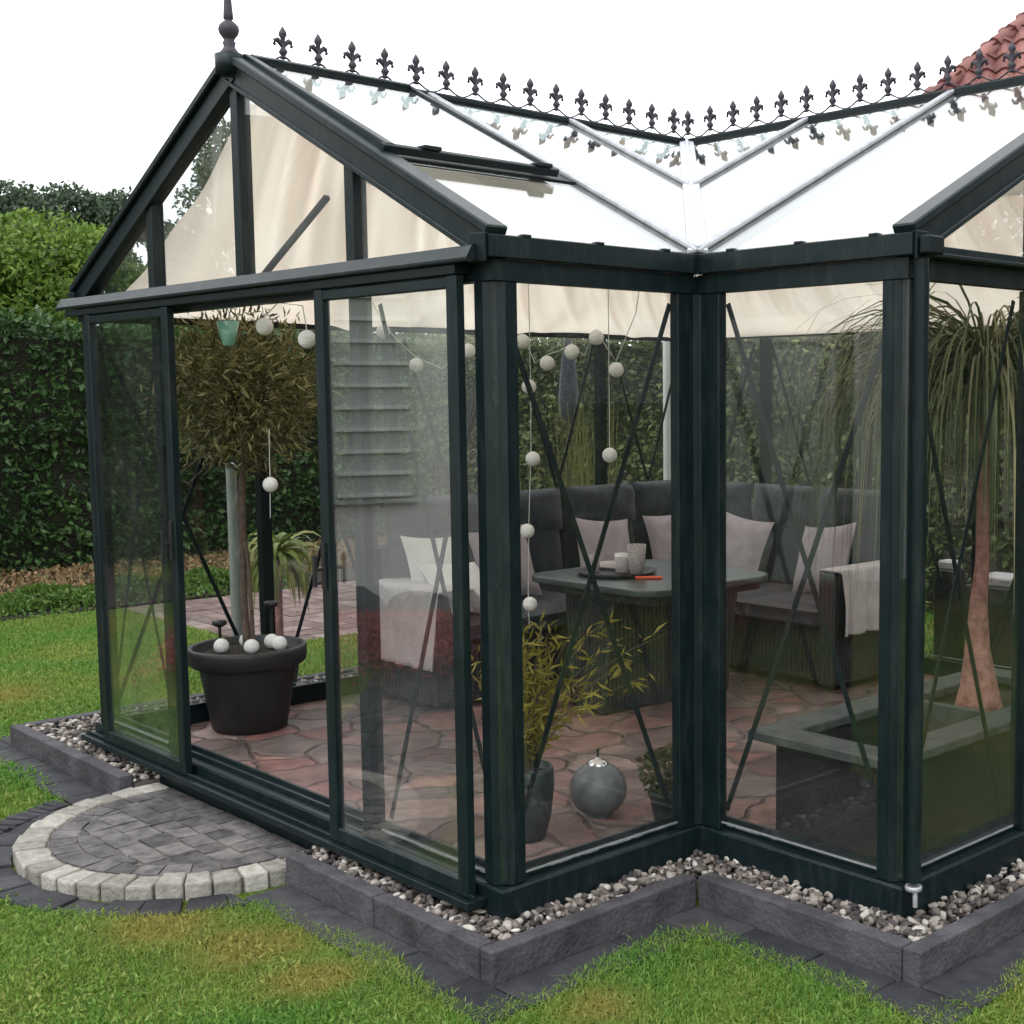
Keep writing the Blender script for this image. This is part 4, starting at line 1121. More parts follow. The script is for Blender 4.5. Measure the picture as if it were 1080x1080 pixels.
# sliding doors
def door(x0, x1, y, handle_side):
    d_ = MB()
    sw = .052
    d_.box(x0, x0 + sw, y - .02, y + .014, .032, 1.952); d_.box(x1 - sw, x1, y - .02, y + .014, .032, 1.952)
    d_.box(x0 + sw, x1 - sw, y - .016, y + .010, 1.915, 1.95); d_.box(x0 + sw, x1 - sw, y - .018, y + .012, .033, .085)
    o = d_.build('sliding_door', GREEN, gh, bevel=.004)
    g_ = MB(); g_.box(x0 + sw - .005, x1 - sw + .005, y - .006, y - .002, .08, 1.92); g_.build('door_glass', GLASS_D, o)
    h = MB(); hx = x0 + sw * .5 if handle_side < 0 else x1 - sw * .5
    h.box(hx - .010, hx + .010, y - .030, y - .021, .93, 1.09); h.box(hx + .012 * -handle_side, hx + .032 * -handle_side, y - .045, y - .022, .97, 1.06) if False else None
    h.tube([(hx, y - .025, 1.0), (hx, y - .055, 1.0), (hx, y - .057, 1.0)], .006, 8)
    h.box(hx - .007, hx + .007, y - .066, y - .056, .94, 1.05)
    h.build('door_handle', BLACK, o)
    return o
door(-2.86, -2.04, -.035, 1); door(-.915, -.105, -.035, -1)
# downpipe at the corner
dp_ = MB(); dp_.tube([(M + .026, L + .028, .09), (M + .026, L + .028, 1.93), (M + .026, L + .022, 1.99)], .023, 14)
dpo = dp_.build('downpipe', GREEN, gh)
dp_ = MB(); dp_.lathe([(.0235, 0), (.027, .002), (.027, .014), (.0235, .016)], M + .026, L + .028, .062, 16); dp_.tube([(M + .038, L + .02, .064), (M + .040, L + .018, .015)], .008, 8); dp_.build('pipe_clamp', ALU, dpo)
dp_ = MB(); dp_.box(M + .036, M + .075, L - .005, L + .075, 2.0, 2.055); dp_.build('hopper', GREEN_D, dpo, bevel=.006)
# small screws
sc_ = MB()
for (x, y, z) in ((-.006, L - .012, 1.99), (.006, L - .012, 1.99)): sc_.sphere((x + .012, y - .012, z), .003, 8, 5)
sc_.build('screw', STEEL, gh)

# ------------------------------------------------------------------ shade cloths
def cloth(fn, nu, nv, label, name='shade_cloth'):
    vs = np.zeros(((nu + 1) * (nv + 1), 3)); k = 0
    for i in range(nu + 1):
        for j in range(nv + 1):
            vs[k] = fn(i / nu, j / nv); k += 1
    i, j = np.meshgrid(np.arange(nu), np.arange(nv), indexing='ij'); a = (i * (nv + 1) + j).ravel()
    F = np.stack([a, a + 1, a + nv + 2, a + nv + 1], 1)
    o = np_mesh(name, vs, F, CLOTH, smooth=True)
    tag(o, label, 'shade cloth', 'shade cloths hung under the roof')
    return o
def wr(a, b, k=1.0):   # gathers running down the slope, drawn across
    return 1.5 * k * (.016 * math.sin(a * 31 + 3 * math.sin(b * 2.2)) + .010 * math.sin(a * 57 + 5 * b) + .020 * math.sin(a * 12 + 2 * b + 1))
def c_left(u, v):      # u 0 eave ..1 ridge, v along y
    y0, y1 = .10, (YB - .06) + (YR - YB) * u
    y = y0 + (y1 - y0) * v; x = -W + .07 + (W / 2 - .12) * u
    z = z_arm1(x, y) - .09 - (.07 + .17 * min(1, v * 4)) * (4 * u * (1 - u)) ** .9 * (1 - .35 * math.sin(v * math.pi * 3.2) ** 2)
    z -= .045 * (1 - u)
    return (x, y, z + wr(v * 2.2 + u * .14, u, 1.9 * min(1, u * 1.5) * min(1, .25 + v * 6)) + .022 * u * math.sin(v * 150 + u * 16) * (1 - v) ** 2)
def c_right(u, v):
    y0, y1 = .10, (L + .02) + (YR - L) * u
    y = y0 + (y1 - y0) * v; x = -.07 - (W / 2 - .12) * u
    bump = (4 * u * (1 - u))
    z = z_arm1(x, y) - .06 - (.07 + .10 * v) * bump * min(1, u * 2)
    return (x, y, z + .6 * wr(v * 2.0 + u * .5, u, u))
def c_front2(u, v):
    x0 = -.04 - (W / 2) * u; x1 = M - .08
    x = x0 + (x1 - x0) * v; y = L + .07 + (W / 2 - .12) * u
    z = z_arm2(x, y) - .06 - .12 * (4 * u * (1 - u)) * min(1, u * 2)
    return (x, y, z + .6 * wr(v * 2.0 + u * .5, u, u))
def c_back2(u, v):
    x0 = -W + .06 + (W / 2) * u; x1 = M - .08
    x = x0 + (x1 - x0) * v; y = YB - .07 - (W / 2 - .12) * u
    z = z_arm2(x, y) - .08 - .17 * (4 * u * (1 - u)) - .075 * (1 - u) ** 3
    return (x, y, z + wr(v * 2.6 + u * .3, u, 2.4 * u * min(1, u * 3)))
cloth(c_left, 40, 130, 'cream shade cloth sagging under the left slope, seen through the front gable')
cloth(c_right, 34, 100, 'cream shade cloth under the right slope of the front arm')
cloth(c_front2, 30, 100, 'cream shade cloth under the near slope of the right-hand arm')
cloth(c_back2, 40, 140, 'cream shade cloth under the back slope above the sofa')

# ------------------------------------------------------------------ furniture
def pillow_mb(wd, ht, th, n=14, pinch=.06, seed=0):
    """cushion standing in the x-z plane, thickness along y, base at z=0"""
    mb = MB(); vs = []; fs = []
    r_ = np.random.default_rng(seed); ph = r_.uniform(0, 6, 4)
    for side in (1, -1):
        for i in range(n + 1):
            for j in range(n + 1):
                u, v = 2 * i / n - 1, 2 * j / n - 1
                e = (1 - abs(u) ** 3.2) * (1 - abs(v) ** 3.2); e = max(e, 0) ** .55
                px = wd / 2 * u * (1 - pinch * (1 - v * v)); pz = ht / 2 * v * (1 - pinch * (1 - u * u))
                wob = .05 * th * math.sin(4 * u + ph[0]) * math.cos(5 * v + ph[1]) 
                vs.append((px, side * (th / 2 * e + wob * e), pz + ht / 2))
    N2 = (n + 1) ** 2
    for s in (0, 1):
        for i in range(n):
            for j in range(n):
                a = s * N2 + i * (n + 1) + j
                f = (a, a + 1, a + n + 2, a + n + 1)
                fs.append(f if s == 0 else f[::-1])
    mb.add(vs, fs, True)
    return mb
def put(mb, mtx):
    mb.v = [tuple(mtx @ Vector(v)) for v in mb.v]; return mb
SX = -W + .10      # back of the side run
SY = YB - .10
sofa = tag(empty('corner_sofa', (-2.6, 3.4, 0)), 'long dark grey wicker corner sofa with charcoal cushions along the back of the greenhouse', 'sofa')
fr = MB()
fr.box(SX, -2.27, 1.36, 3.14, .04, .33); fr.box(SX, -1.13, 3.141, SY, .04, .33)
under(fr.build('base', WICK, sofa, bevel=.012), sofa)
fr = MB(); fr.box(SX - .001, SX + .10, 1.36, SY, .331, .80); under(fr.build('back', WICK, sofa, bevel=.015), sofa)
fr = MB(); fr.box(SX + .102, -1.13, SY - .10, SY + .001, .331, .80); under(fr.build('back', WICK, sofa, bevel=.015), sofa)
fr = MB(); fr.box(-1.24, -1.128, 3.10, SY - .102, .03, .645); under(fr.build('armrest', WICK, sofa, bevel=.015), sofa)
fr = MB(); fr.box(SX + .10, -2.27, 1.355, 1.46, .331, .62); under(fr.build('armrest', WICK, sofa, bevel=.015), sofa)
def rbox_cushion(x0, x1, y0, y1, z0, z1, name='seat_cushion'):
    mb = MB(); n = 12; cx, cy, cz = (x0 + x1) / 2, (y0 + y1) / 2, (z0 + z1) / 2
    vs, fs = [], []
    for side in (1, -1):
        for i in range(n + 1):
            for j in range(n + 1):
                u, v = 2 * i / n - 1, 2 * j / n - 1
                e = ((1 - u ** 8) * (1 - v ** 8)) ** .5
                vs.append((cx + (x1 - x0) / 2 * u, cy + (y1 - y0) / 2 * v, cz + side * (z1 - z0) / 2 * (.55 + .45 * e + .08 * (1 - u * u) * (1 - v * v))))
    N2 = (n + 1) ** 2
    for s in (0, 1):
        for i in range(n):
            for j in range(n):
                a = s * N2 + i * (n + 1) + j; f = (a, a + n + 1, a + n + 2, a + 1); fs.append(f if s == 0 else f[::-1])
    ed = [i * (n + 1) for i in range(n + 1)] + [n * (n + 1) + j for j in range(1, n + 1)] + [i * (n + 1) + n for i in range(n - 1, -1, -1)] + [j for j in range(n - 1, 0, -1)]
    for a, b in zip(ed, ed[1:] + ed[:1]): fs.append((a, b, b + N2, a + N2))
    mb.add(vs, fs, True)
    return under(mb.build(name, CHAR, sofa), sofa)
for a, b in ((1.47, 2.30), (2.31, 3.13)): rbox_cushion(SX + .11, -2.25, a, b, .33, .455)
rbox_cushion(SX + .11, -2.25, 3.14, SY - .11, .33, .455)
for a, b in ((-2.24, -1.75), (-1.74, -1.245)): rbox_cushion(a, b, 3.09, SY - .11, .33, .455)
def lean(th, axis, x, y, z, rz):
    return Matrix.Translation((x, y, z)) @ Matrix.Rotation(rz, 4, 'Z') @ Matrix.Rotation(th, 4, 'X')
# back cushions: lower pad and folded-over head roll
def back_cushion(x, y, rz, wd, seed):
    mb = put(pillow_mb(wd, .46, .15, 12, .02, seed), lean(-.16, 0, x, y, .44, rz)); o = under(mb.build('back_cushion', CHAR, sofa), sofa)
    mb = put(pillow_mb(wd * 1.01, .25, .19, 12, .015, seed + 50), lean(-.1, 0, x, y, .80, rz) @ Matrix.Translation((0, .03, 0))); mb.build('head_roll', CHAR, o).matrix_parent_inverse = Matrix.Translation(-sofa.location) if False else Matrix.Identity(4)
yy_ = [1.78, 2.38, 2.98, 3.52]
for i, y in enumerate(yy_): back_cushion(SX + .2, y, math.pi / 2, .60, i)
for i, x in enumerate((-2.52, -1.95, -1.45)): back_cushion(x, SY - .2, 0, .55, 10 + i)
# throw pillows
def throw(label, x, y, z, rz, th, wd, ht, mat, roll=0, seed=0, dep=.13):
    mb = pillow_mb(wd, ht, dep, 14, .10, seed)
    o = mb.build('throw_pillow', mat); o.matrix_world = Matrix.Translation((x, y, z)) @ Matrix.Rotation(rz, 4, 'Z') @ Matrix.Rotation(th, 4, 'X') @ Matrix.Rotation(roll, 4, 'Y')
    tag(o, label, 'pillow', 'throw pillows on the sofa')
H = math.pi / 2
throw('pale grey throw pillow at the left end of the sofa, behind the sliding door glass', SX + .42, 1.66, .46, H, -.35, .42, .42, WHITEF, .05, 1)
throw('dusty pink throw pillow next to the corner post, left side of the sofa', SX + .40, 2.12, .46, H, -.33, .42, .42, PINK, -.04, 2)
throw('dusty pink throw pillow behind the cups on the table', SX + .40, 2.84, .46, H, -.3, .44, .42, PINK, .10, 3)
throw('dusty pink throw pillow in the corner of the sofa beside the glass vase', SX + .46, 3.40, .46, H * .7, -.25, .38, .42, PINK, -.10, 4)
throw('dusty pink throw pillow left of the armrest, on the back run of the sofa', -2.20, SY - .42, .46, .0, -.3, .44, .42, PINK, .12, 5)
throw('dusty pink throw pillow leaning against the right armrest of the sofa', -1.50, SY - .45, .46, -.25, -.35, .46, .42, PINK, -.14, 6)
throw('flat pale throw pillow lying folded in front of the sliding-door pillow', SX + .66, 1.66, .47, H + .2, -.75, .42, .34, WHITEF, .1, 8)
# blankets
def blanket(name, label, mat, fn, nu=40, nv=40):
    vs = []; 
    for i in range(nu + 1):
        for j in range(nv + 1): vs.append(fn(i / nu, j / nv))
    fs = [(i * (nv + 1) + j, i * (nv + 1) + j + 1, (i + 1) * (nv + 1) + j + 1, (i + 1) * (nv + 1) + j) for i in range(nu) for j in range(nv)]
    mb = MB(); mb.add(vs, fs, True); o = mb.build(name, mat)
    s = o.modifiers.new('thick', 'SOLIDIFY'); s.thickness = .008; s.offset = 1
    tag(o, label, 'blanket')
def bl1(u, v):     # over right arm: u across the arm (inside -> top -> outside), v along y
    y = 3.13 + .62 * v; s = u * .62
    fold = .018 * math.sin(v * 26 + 2 * u) + .01 * math.sin(v * 47)
    if s < .14: x, z = -1.255, .515 + s
    elif s < .28: x, z = -1.255 + (s - .14) * 1.0, .658
    else:
        dz = s - .28; x, z = -1.112 + dz * .12 + fold * min(1, dz * 5), .655 - dz
    if s >= .28: y += .03 * math.sin(u * 3)
    return (x, y - .02 * u, z)
blanket('blanket', 'pale grey blanket draped over the right armrest of the sofa', LGREY, bl1)
def bl2(u, v):     # over the left end of the side run, hanging to the front
    x = SX + .2 + .60 * v; s = u * .75; f = .018 * math.sin(v * 24 + u * 2) + .008 * math.sin(v * 51)
    if s < .22: y, z = 1.68 - s, .47 + .16 * min(1, s / .13)
    elif s < .36: y, z = 1.46 - (s - .22) * .9, .635
    else: y, z = 1.333 - abs(f) - (s - .36) * .10, .635 - (s - .36)
    return (x, y, z + .0)
blanket('blanket', 'pale blanket hanging over the left armrest of the sofa', LGREY, bl2)

# table
tb = tag(empty('dining_table', (-1.65, 2.4, 0)), 'low dark garden dining table with slate green top and wicker pedestal', 'table')
def rrect(x0, x1, y0, y1, r, n=6):
    q = []
    for cx, cy, a0 in ((x1 - r, y1 - r, 0), (x0 + r, y1 - r, H), (x0 + r, y0 + r, 2 * H), (x1 - r, y0 + r, 3 * H)):
        for i in range(n + 1): a = a0 + H * i / n; q.append((cx + r * math.cos(a), cy + r * math.sin(a)))
    return q
TZ = .665
mb = MB(); mb.prism(rrect(-2.22, -1.27, 1.88, 2.82, .13), TZ - .035, TZ); under(mb.build('table_top', TABLE, tb, bevel=.008, seg=2), tb)
mb = MB(); mb.prism(rrect(-2.18, -1.31, 1.92, 2.78, .10), TZ - .075, TZ - .036); under(mb.build('apron', WICK, tb), tb)
mb = MB(); mb.add([(-1.98, 1.99, .0), (-1.66, 1.93, .0), (-1.60, 2.80, .0), (-1.98, 2.86, .0), (-2.02, 2.0, .59), (-1.62, 1.97, .59), (-1.56, 2.84, .59), (-2.02, 2.88, .59)],
                  [(3, 2, 1, 0), (4, 5, 6, 7), (0, 1, 5, 4), (1, 2, 6, 5), (2, 3, 7, 6), (3, 0, 4, 7)]); under(mb.build('pedestal', WICK, tb, bevel=.01), tb)
# tray with cups
tr = tag(empty('serving_tray', (-1.86, 2.22, TZ)), 'round dark serving tray on the table holding cups', 'tray')
mb = MB(); mb.lathe([(.02, .001), (.19, .001), (.21, .022), (.205, .022), (.186, .006), (.001, .006)], seg=32); mb.build('tray_base', CAST, tr)
def cup(name, label, x, y, r, h, mat, z=.008, taper=.85):
    mb = MB(); mb.lathe([(r * taper * .9, 0), (r * taper, .003), (r, h), (r * .93, h), (r * taper * .88, .008), (.001, .006)], seg=20)
    o = mb.build(name, mat); o.location = (x, y, TZ + z); return tag(o, label, 'cup', 'cups and glasses on the table')
cup('mug', 'pale patterned mug at the left of the tray', -1.97, 2.16, .036, .09, TIN)
cup('mug', 'grey mug in the middle of the tray', -1.85, 2.25, .04, .075, LGREY)
cup('mug', 'white mug at the back of the tray', -1.93, 2.32, .036, .085, WHITEP)
GV = glass('vase_glass', (.8, .78, .75), .1)
cup('vase', 'tall clear glass vase with a brownish candle, right of the mugs', -1.76, 2.27, .05, .15, TIN, .008, .72)
mb = MB(); mb.box(-.07, .07, -.012, .012, 0, .014); o = mb.build('lighter', RED, bevel=.004); o.location = (-1.60, 2.20, TZ + .001); o.rotation_euler = (0, 0, .75); tag(o, 'orange-red candle lighter lying on the table beside the tray', 'lighter')
mb = pillow_mb(.26, .18, .04, 10, .02, 33); o = mb.build('napkins', LGREY); o.matrix_world = Matrix.Translation((-2.02, 2.42, TZ + .022)) @ Matrix.Rotation(.4, 4, 'Z') @ Matrix.Rotation(H, 4, 'X'); tag(o, 'folded pale cloth lying on the table behind the mugs', 'napkin')

# ------------------------------------------------------------------ pots and plants
def big_pot():
    t_ = tag(empty('plant_pot', (-2.73, .6, 0)), 'large charcoal plastic pot with a thick rim just inside the open door', 'pot')
    mb = MB(); mb.lathe([(.165, 0), (.175, .01), (.225, .30), (.228, .315), (.262, .318), (.272, .328), (.278, .385), (.274, .402), (.262, .405), (.25, .396), (.242, .35), (.01, .345)], seg=48); mb.build('body', PLAST, t_)
    mb = MB(); mb.lathe([(.243, .34), (.20, .372), (.1, .378), (.002, .38)], seg=32, cap=False); mb.build('soil', SOIL, t_)
big_pot()
tr_ = tag(empty('standard_tree', (-2.73, .6, .37)), 'clipped standard tree with a round brownish crown growing in the large pot', 'tree')
mb = MB()
mb.tube([(.0, .0, 0), (-.015, .0, .25), (-.03, .01, .5), (.0, .0, .72), (.02, .0, .95), (.0, .0, 1.25)], [.021, .017, .016, .016, .015, .008], 10)
mb.tube([(.02, .02, 0), (.035, .01, .2), (.0, .02, .45), (-.02, -.01, .7), (.01, .01, .9)], [.012, .011, .011, .01, .008], 8)
for k in range(60):
    a = rng.uniform(0, 6.28); e = rng.uniform(-.7, 1.4); l_ = rng.uniform(.2, .36)
    s0 = Vector((0, 0, rng.uniform(.85, 1.25))); d_ = Vector((math.cos(a) * math.cos(e), math.sin(a) * math.cos(e), math.sin(e)))
    mb.tube([s0, s0 + d_ * l_ * .5 + Vector((0, 0, .02)), s0 + d_ * l_], [.006, .004, .002], 5)
mb.build('trunk', BARK, tr_)
n = 6200
v = rng.normal(size=(n, 3)); v /= np.linalg.norm(v, axis=1)[:, None]
rad = .385 * (1 + .10 * rng.normal(size=n)) * rng.uniform(0, 1, n) ** .42 * (1 + .12 * np.sin(v[:, 0] * 7 + 1) * np.sin(v[:, 2] * 6 + v[:, 1] * 5))
pts = v * rad[:, None] * np.array([1, 1, .92]) + np.array([.02, .0, 1.25])
V, F = leaf_cloud(pts, rng.uniform(.035, .075, n), v * .9, 5.0, .8)
crown_o = np_mesh('crown', V, F, OLIVE, tr_)
# hanging shoots under the crown
for i, (dx, dy) in enumerate([(-.11, -.07), (-.04, -.19), (.05, -.20), (.12, -.12), (.16, .0)]):
    mb = MB(); mb.sphere((dx, dy, .375 + .034), .036, 16, 10)
    o = mb.build('ball_light', BULB); o.location = (-2.73, .6, 0)
    pos = ['leftmost white ball light on the soil of the large pot', 'second white ball light from the left in the large pot, behind its neighbours', 'middle white ball light in the large pot, right of the trunk', 'fourth white ball light from the left in the large pot', 'rightmost white ball light in the large pot'][i]
    o.data.name = 'ball_light'
    tag(o, pos, 'ball light', 'white ball lights in the large pot')
# reposition by view: spread along the camera-right axis
rv = Vector((CR.x, CR.y, 0)).normalized(); dvw = Vector((CD.x, CD.y, 0)).normalized()
balls = [o for o in bpy.data.objects if o.name.startswith('ball_light')]
spots = [(-.105, -.06), (-.03, .09), (.045, -.08), (.10, .06), (.155, .0)]
for o, (sx_, sy_), (dx, dy) in zip(balls, spots, [(-.11, -.07), (-.04, -.19), (.05, -.20), (.12, -.12), (.16, .0)]):
    o.location = Vector((-2.73, .6, 0)) + rv * sx_ + dvw * sy_ - Vector((dx, dy, 0))
def solar(x, y, z, label, h):
    t_ = tag(empty('solar_light', (x, y, z)), label, 'solar light', 'solar garden lights in the large pot')
    mb = MB(); mb.tube([(0, 0, 0), (0, 0, h - .02)], .008, 8); mb.build('stake', BLACK, t_)
    mb = MB(); mb.lathe([(.012, 0), (.02, .004), (.034, .012), (.034, .03), (.002, .034)], 0, 0, h - .03, 16); mb.build('head', BLACK, t_)
q = Vector((-2.73, .6, .37)) + rv * -.15 + dvw * .06; solar(q.x, q.y, q.z, 'small black solar light on a stake at the left of the large pot', .14)
q = Vector((-2.73, .6, .37)) + rv * .08 + dvw * .14; solar(q.x, q.y, q.z, 'black solar light behind the ball lights in the large pot', .22)

def strap_plant(root_name, x, y, z, label, cat, trunk, n, lmin, lmax, wd, mat, droop=1.0, pot=None, seed=1, up=(.2, 1.2), trmat=None, bend=1.0, trunk_r=.02, seg=7):
    r_ = np.random.default_rng(seed)
    t_ = tag(empty(root_name, (x, y, z)), label, cat)
    if trunk:
        mb = MB(); mb.tube(trunk[0], trunk[1], 14); mb.build('trunk', trmat or BARK, t_)
        top = Vector(trunk[0][-1])
    else: top = Vector((0, 0, 0))
    vs, fs, c = [], [], 0
    for k in range(n):
        a = r_.uniform(0, 2 * math.pi); e = r_.uniform(*up); l_ = r_.uniform(lmin, lmax); w_ = wd * r_.uniform(.7, 1.2)
        d_ = np.array([math.cos(a), math.sin(a), 0.]); s_ = np.array([-d_[1], d_[0], 0])
        p_ = np.array(top) + np.array([r_.normal(0, .012), r_.normal(0, .012), r_.uniform(-.08, .02) if trunk else 0]); el = e; tw = r_.normal(0, .4)
        side = s_ * math.cos(tw) + np.array([0, 0, math.sin(tw)])
        for q_ in range(seg + 1):
            f_ = q_ / seg; ww = w_ * (0.55 + .9 * f_ if f_ < .35 else (1 - f_) / .65 * .86 + .04) / 2
            vs += [tuple(p_ - side * ww), tuple(p_ + side * ww)]
            if q_ < seg: fs.append((c + 2 * q_, c + 2 * q_ + 1, c + 2 * q_ + 3, c + 2 * q_ + 2))
            p_ = p_ + (d_ * math.cos(el) + np.array([0, 0, math.sin(el)])) * l_ / seg
            el -= droop * (1.0 + bend * f_) * r_.uniform(.8, 1.2) / seg * 2
            el = max(el, -1.5)
        c += 2 * (seg + 1)
    np_mesh('leaves', np.array(vs), np.array(fs), mat, t_, True)
    return t_
def pot(name, x, y, z, label, prof, mat, soil_r, soil_z, seg=32):
    t_ = tag(empty(name, (x, y, z)), label, 'pot'); mb = MB(); mb.lathe(prof, seg=seg); mb.build('body', mat, t_)
    mb = MB(); mb.lathe([(soil_r, soil_z), (soil_r * .5, soil_z + .008), (.002, soil_z + .01)], seg=20, cap=False); mb.build('soil', SOIL, t_); return t_
# dracaena outside the side wall
pot('plant_pot', -3.38, 1.12, -.03, 'black pot outside the left wall, behind the large pot', [(.08, 0), (.11, .2), (.12, .21), (.12, .235), (.105, .235), (.1, .2), (.01, .19)], BLACK, .1, .2)
strap_plant('dracaena', -3.38, 1.12, .17, 'small palm-like dracaena with arching green leaves behind the large pot', 'plant', ([(0, 0, 0), (.01, 0, .25), (0, .01, .56)], [.03, .024, .022]), 130, .22, .38, .042, DRAC, 1.1, seed=3, trmat=BARKR, up=(-.2, 1.4))
# bamboo pot
pot('plant_pot', -.50, .50, 0, 'tall rounded charcoal glazed pot inside the near corner', [(.062, 0), (.07, .005), (.092, .09), (.104, .2), (.102, .25), (.096, .268), (.09, .268), (.092, .235), (.01, .23)], GLAZE, .092, .235)
bt = tag(empty('bamboo_plant', (-.50, .50, .235)), 'yellowish bushy bamboo in the charcoal pot by the near corner', 'plant')
mb = MB(); pts = []; dr = []
for k in range(34):
    a = rng.uniform(0, 6.28); l_ = rng.uniform(.32, .66); ln = rng.uniform(.1, .42)
    # arching mostly along the camera-right axis
    d_ = Vector((math.cos(a), math.sin(a), 0)) * .5 + rv * rng.uniform(-.5, 1.0)
    pp = [Vector((math.cos(a), math.sin(a), 0)) * .03 + d_ * ln * (f ** 1.8) + Vector((0, 0, l_ * (f - .22 * ln * f ** 3 * 2))) for f in (0, .2, .4, .6, .8, 1)]
    mb.tube(pp, [.003, .003, .0025, .002, .0015, .001], 5)
    for q_ in range(26):
        f = rng.uniform(.15, 1) * 4.999; i = int(f); b0 = pp[i].lerp(pp[i + 1], f - i)
        pts.append(np.array(b0) + rng.normal(0, .014, 3)); dr.append(np.array((pp[i + 1] - pp[i]).normalized()) * .7 + np.array(rv) * .3)
mb.build('stems', BARK, bt)
V, F = leaf_cloud(np.array(pts), rng.uniform(.035, .085, len(pts)), np.array(dr), 6.0, .75, down=.15); np_mesh('leaves', V, F, BAMB, bt)
# sphere oil lamp
ol = tag(empty('oil_lamp', (-.51, .86, 0)), 'round grey ceramic oil lamp with shiny metal top on the stone floor', 'oil lamp')
pr = [(.05, .002)] + [(.110 * math.cos(a), .103 + .103 * math.sin(a)) for a in [math.radians(d) for d in range(-62, 72, 8)]] + [(.03, .203)]
mb = MB(); mb.lathe(pr, seg=40); mb.build('body', CERAM, ol)
mb = MB(); mb.lathe([(.042, .196), (.040, .203), (.028, .214), (.012, .218), (.010, .224), (.004, .226)], seg=24); mb.build('metal_top', STEEL, ol)
mb = MB(); mb.tube([(0, 0, .22), (0, 0, .258)], .005, 8); mb.build('wick', BLACK, ol)
# small plant near inner corner
pot('plant_pot', -.27, 1.0, 0, 'small dark pot on the floor beside the inner corner post', [(.055, 0), (.075, .1), (.08, .102), (.08, .12), (.072, .12), (.07, .1), (.01, .095)], GLAZE, .07, .1)
sp_ = tag(empty('leafy_plant', (-.27, 1.0, .1)), 'small bushy green plant in the pot beside the inner corner post', 'plant')
n = 420; v = rng.normal(size=(n, 3)); v /= np.linalg.norm(v, axis=1)[:, None]
pts = v * (.105 * rng.uniform(.2, 1, n) ** .5)[:, None] * np.array([1, 1, .9]) + np.array([0, 0, .085])
V, F = leaf_cloud(pts, rng.uniform(.025, .045, n), v, 1.7, .9); np_mesh('leaves', V, F, leafmat('small_plant_leaves', [(.05, .06, .02), (.1, .11, .04), (.17, .16, .08)], .3), sp_)
mb = MB()
for k in range(9): a = k * .7; mb.tube([(0, 0, 0), (.03 * math.cos(a), .03 * math.sin(a), .06), (.07 * math.cos(a), .07 * math.sin(a), .12)], [.003, .002, .001], 5)
mb.build('stems', BARK, sp_)

# pond box
px_ = tag(empty('planter_box', (.11, 1.17, 0)), 'black wooden pond box with wide weathered grey rim behind the right-hand glass', 'planter')
BX0, BX1, BY0, BY1, BZ = .108, .62, 1.17, 2.62, .345
mb = MB()
for (a, b, c, d) in ((BX0, BX1, BY0, BY0 + .04), (BX0, BX1, BY1 - .04, BY1), (BX0, BX0 + .04, BY0 + .041, BY1 - .041), (BX1 - .04, BX1, BY0 + .041, BY1 - .041)): mb.box(a, b, c, d, .0, BZ)
under(mb.build('box', DWOOD, px_, bevel=.003), px_)
mb = MB(); rz0, rz1 = BZ + .001, BZ + .036; RX0, RX1, RY0, RY1 = BX0 - .085, BX1 + .03, BY0 - .06, BY1 + .06; ww = .135
mb.box(RX0, RX1, RY0, RY0 + ww, rz0, rz1); mb.box(RX0, RX1, RY1 - ww, RY1, rz0, rz1); mb.box(RX0, RX0 + ww, RY0 + ww + .002, RY1 - ww - .002, rz0, rz1); mb.box(RX1 - ww, RX1, RY0 + ww + .002, RY1 - ww - .002, rz0, rz1)
under(mb.build('rim', RIM, px_, bevel=.004), px_)
mb = MB(); mb.box(BX0 + .041, BX1 - .041, BY0 + .042, 1.93, .1, .27); under(mb.build('water', WATER, px_), px_)
mb = MB(); mb.box(BX0 + .041, BX1 - .041, 1.975, BY1 - .042, .1, .33); under(mb.build('soil', SOIL, px_), px_)
mb = MB(); mb.box(BX0 + .041, BX1 - .041, 1.935, 1.972, .1, BZ + .03); under(mb.build('divider', RIM, px_), px_)
strap_plant('water_plant', .34, 1.72, .27, 'small dark green water plant in the pond box', 'plant', None, 34, .10, .2, .012, DRAC, .9, seed=9, up=(.5, 1.5))
# ponytail palm
PX, PY = .335, 2.16
pt = strap_plant('ponytail_palm', PX, PY, .325, 'tall ponytail palm with a swollen reddish trunk and long drooping leaves at the right', 'palm',
    ([(0, 0, -.02), (0, 0, .02), (0, 0, .10), (-.01, 0, .25), (-.015, .01, .42), (0, .01, .6), (.0, .0, .95), (.0, 0, 1.22)], [.098, .095, .075, .05, .036, .028, .024, .024]), 980, .5, 1.6, .012, PALM, 1.6, seed=5, trmat=BARKR, up=(.7, 1.52), bend=.6, seg=14)
# extra lower leaves come from a second head
# candle pillars outside behind the right arm
for (x, y, h, wd, lb) in ((-1.40, 4.62, .62, .07, 'slim tall black planter outside behind the palm trunk, the left one'), (-1.03, 4.62, .56, .16, 'wide black planter outside to the right of the palm trunk')):
    t_ = tag(empty('tall_planter', (x, y, G)), lb, 'planter', 'black planters outside the back wall')
    mb = MB(); mb.box(-wd, wd, -wd, wd, 0, h); mb.build('body', BLACK, t_, bevel=.006)
    mb = MB(); mb.box(-wd * .8, wd * .8, -wd * .8, wd * .8, h + .001, h + .055); mb.build('liner', LGREY, t_, bevel=.01)

GREYP = surf('greenish_grey_pole', (0.22, 0.25, 0.23), (0.3, 0.33, 0.31), 10, 0.5)
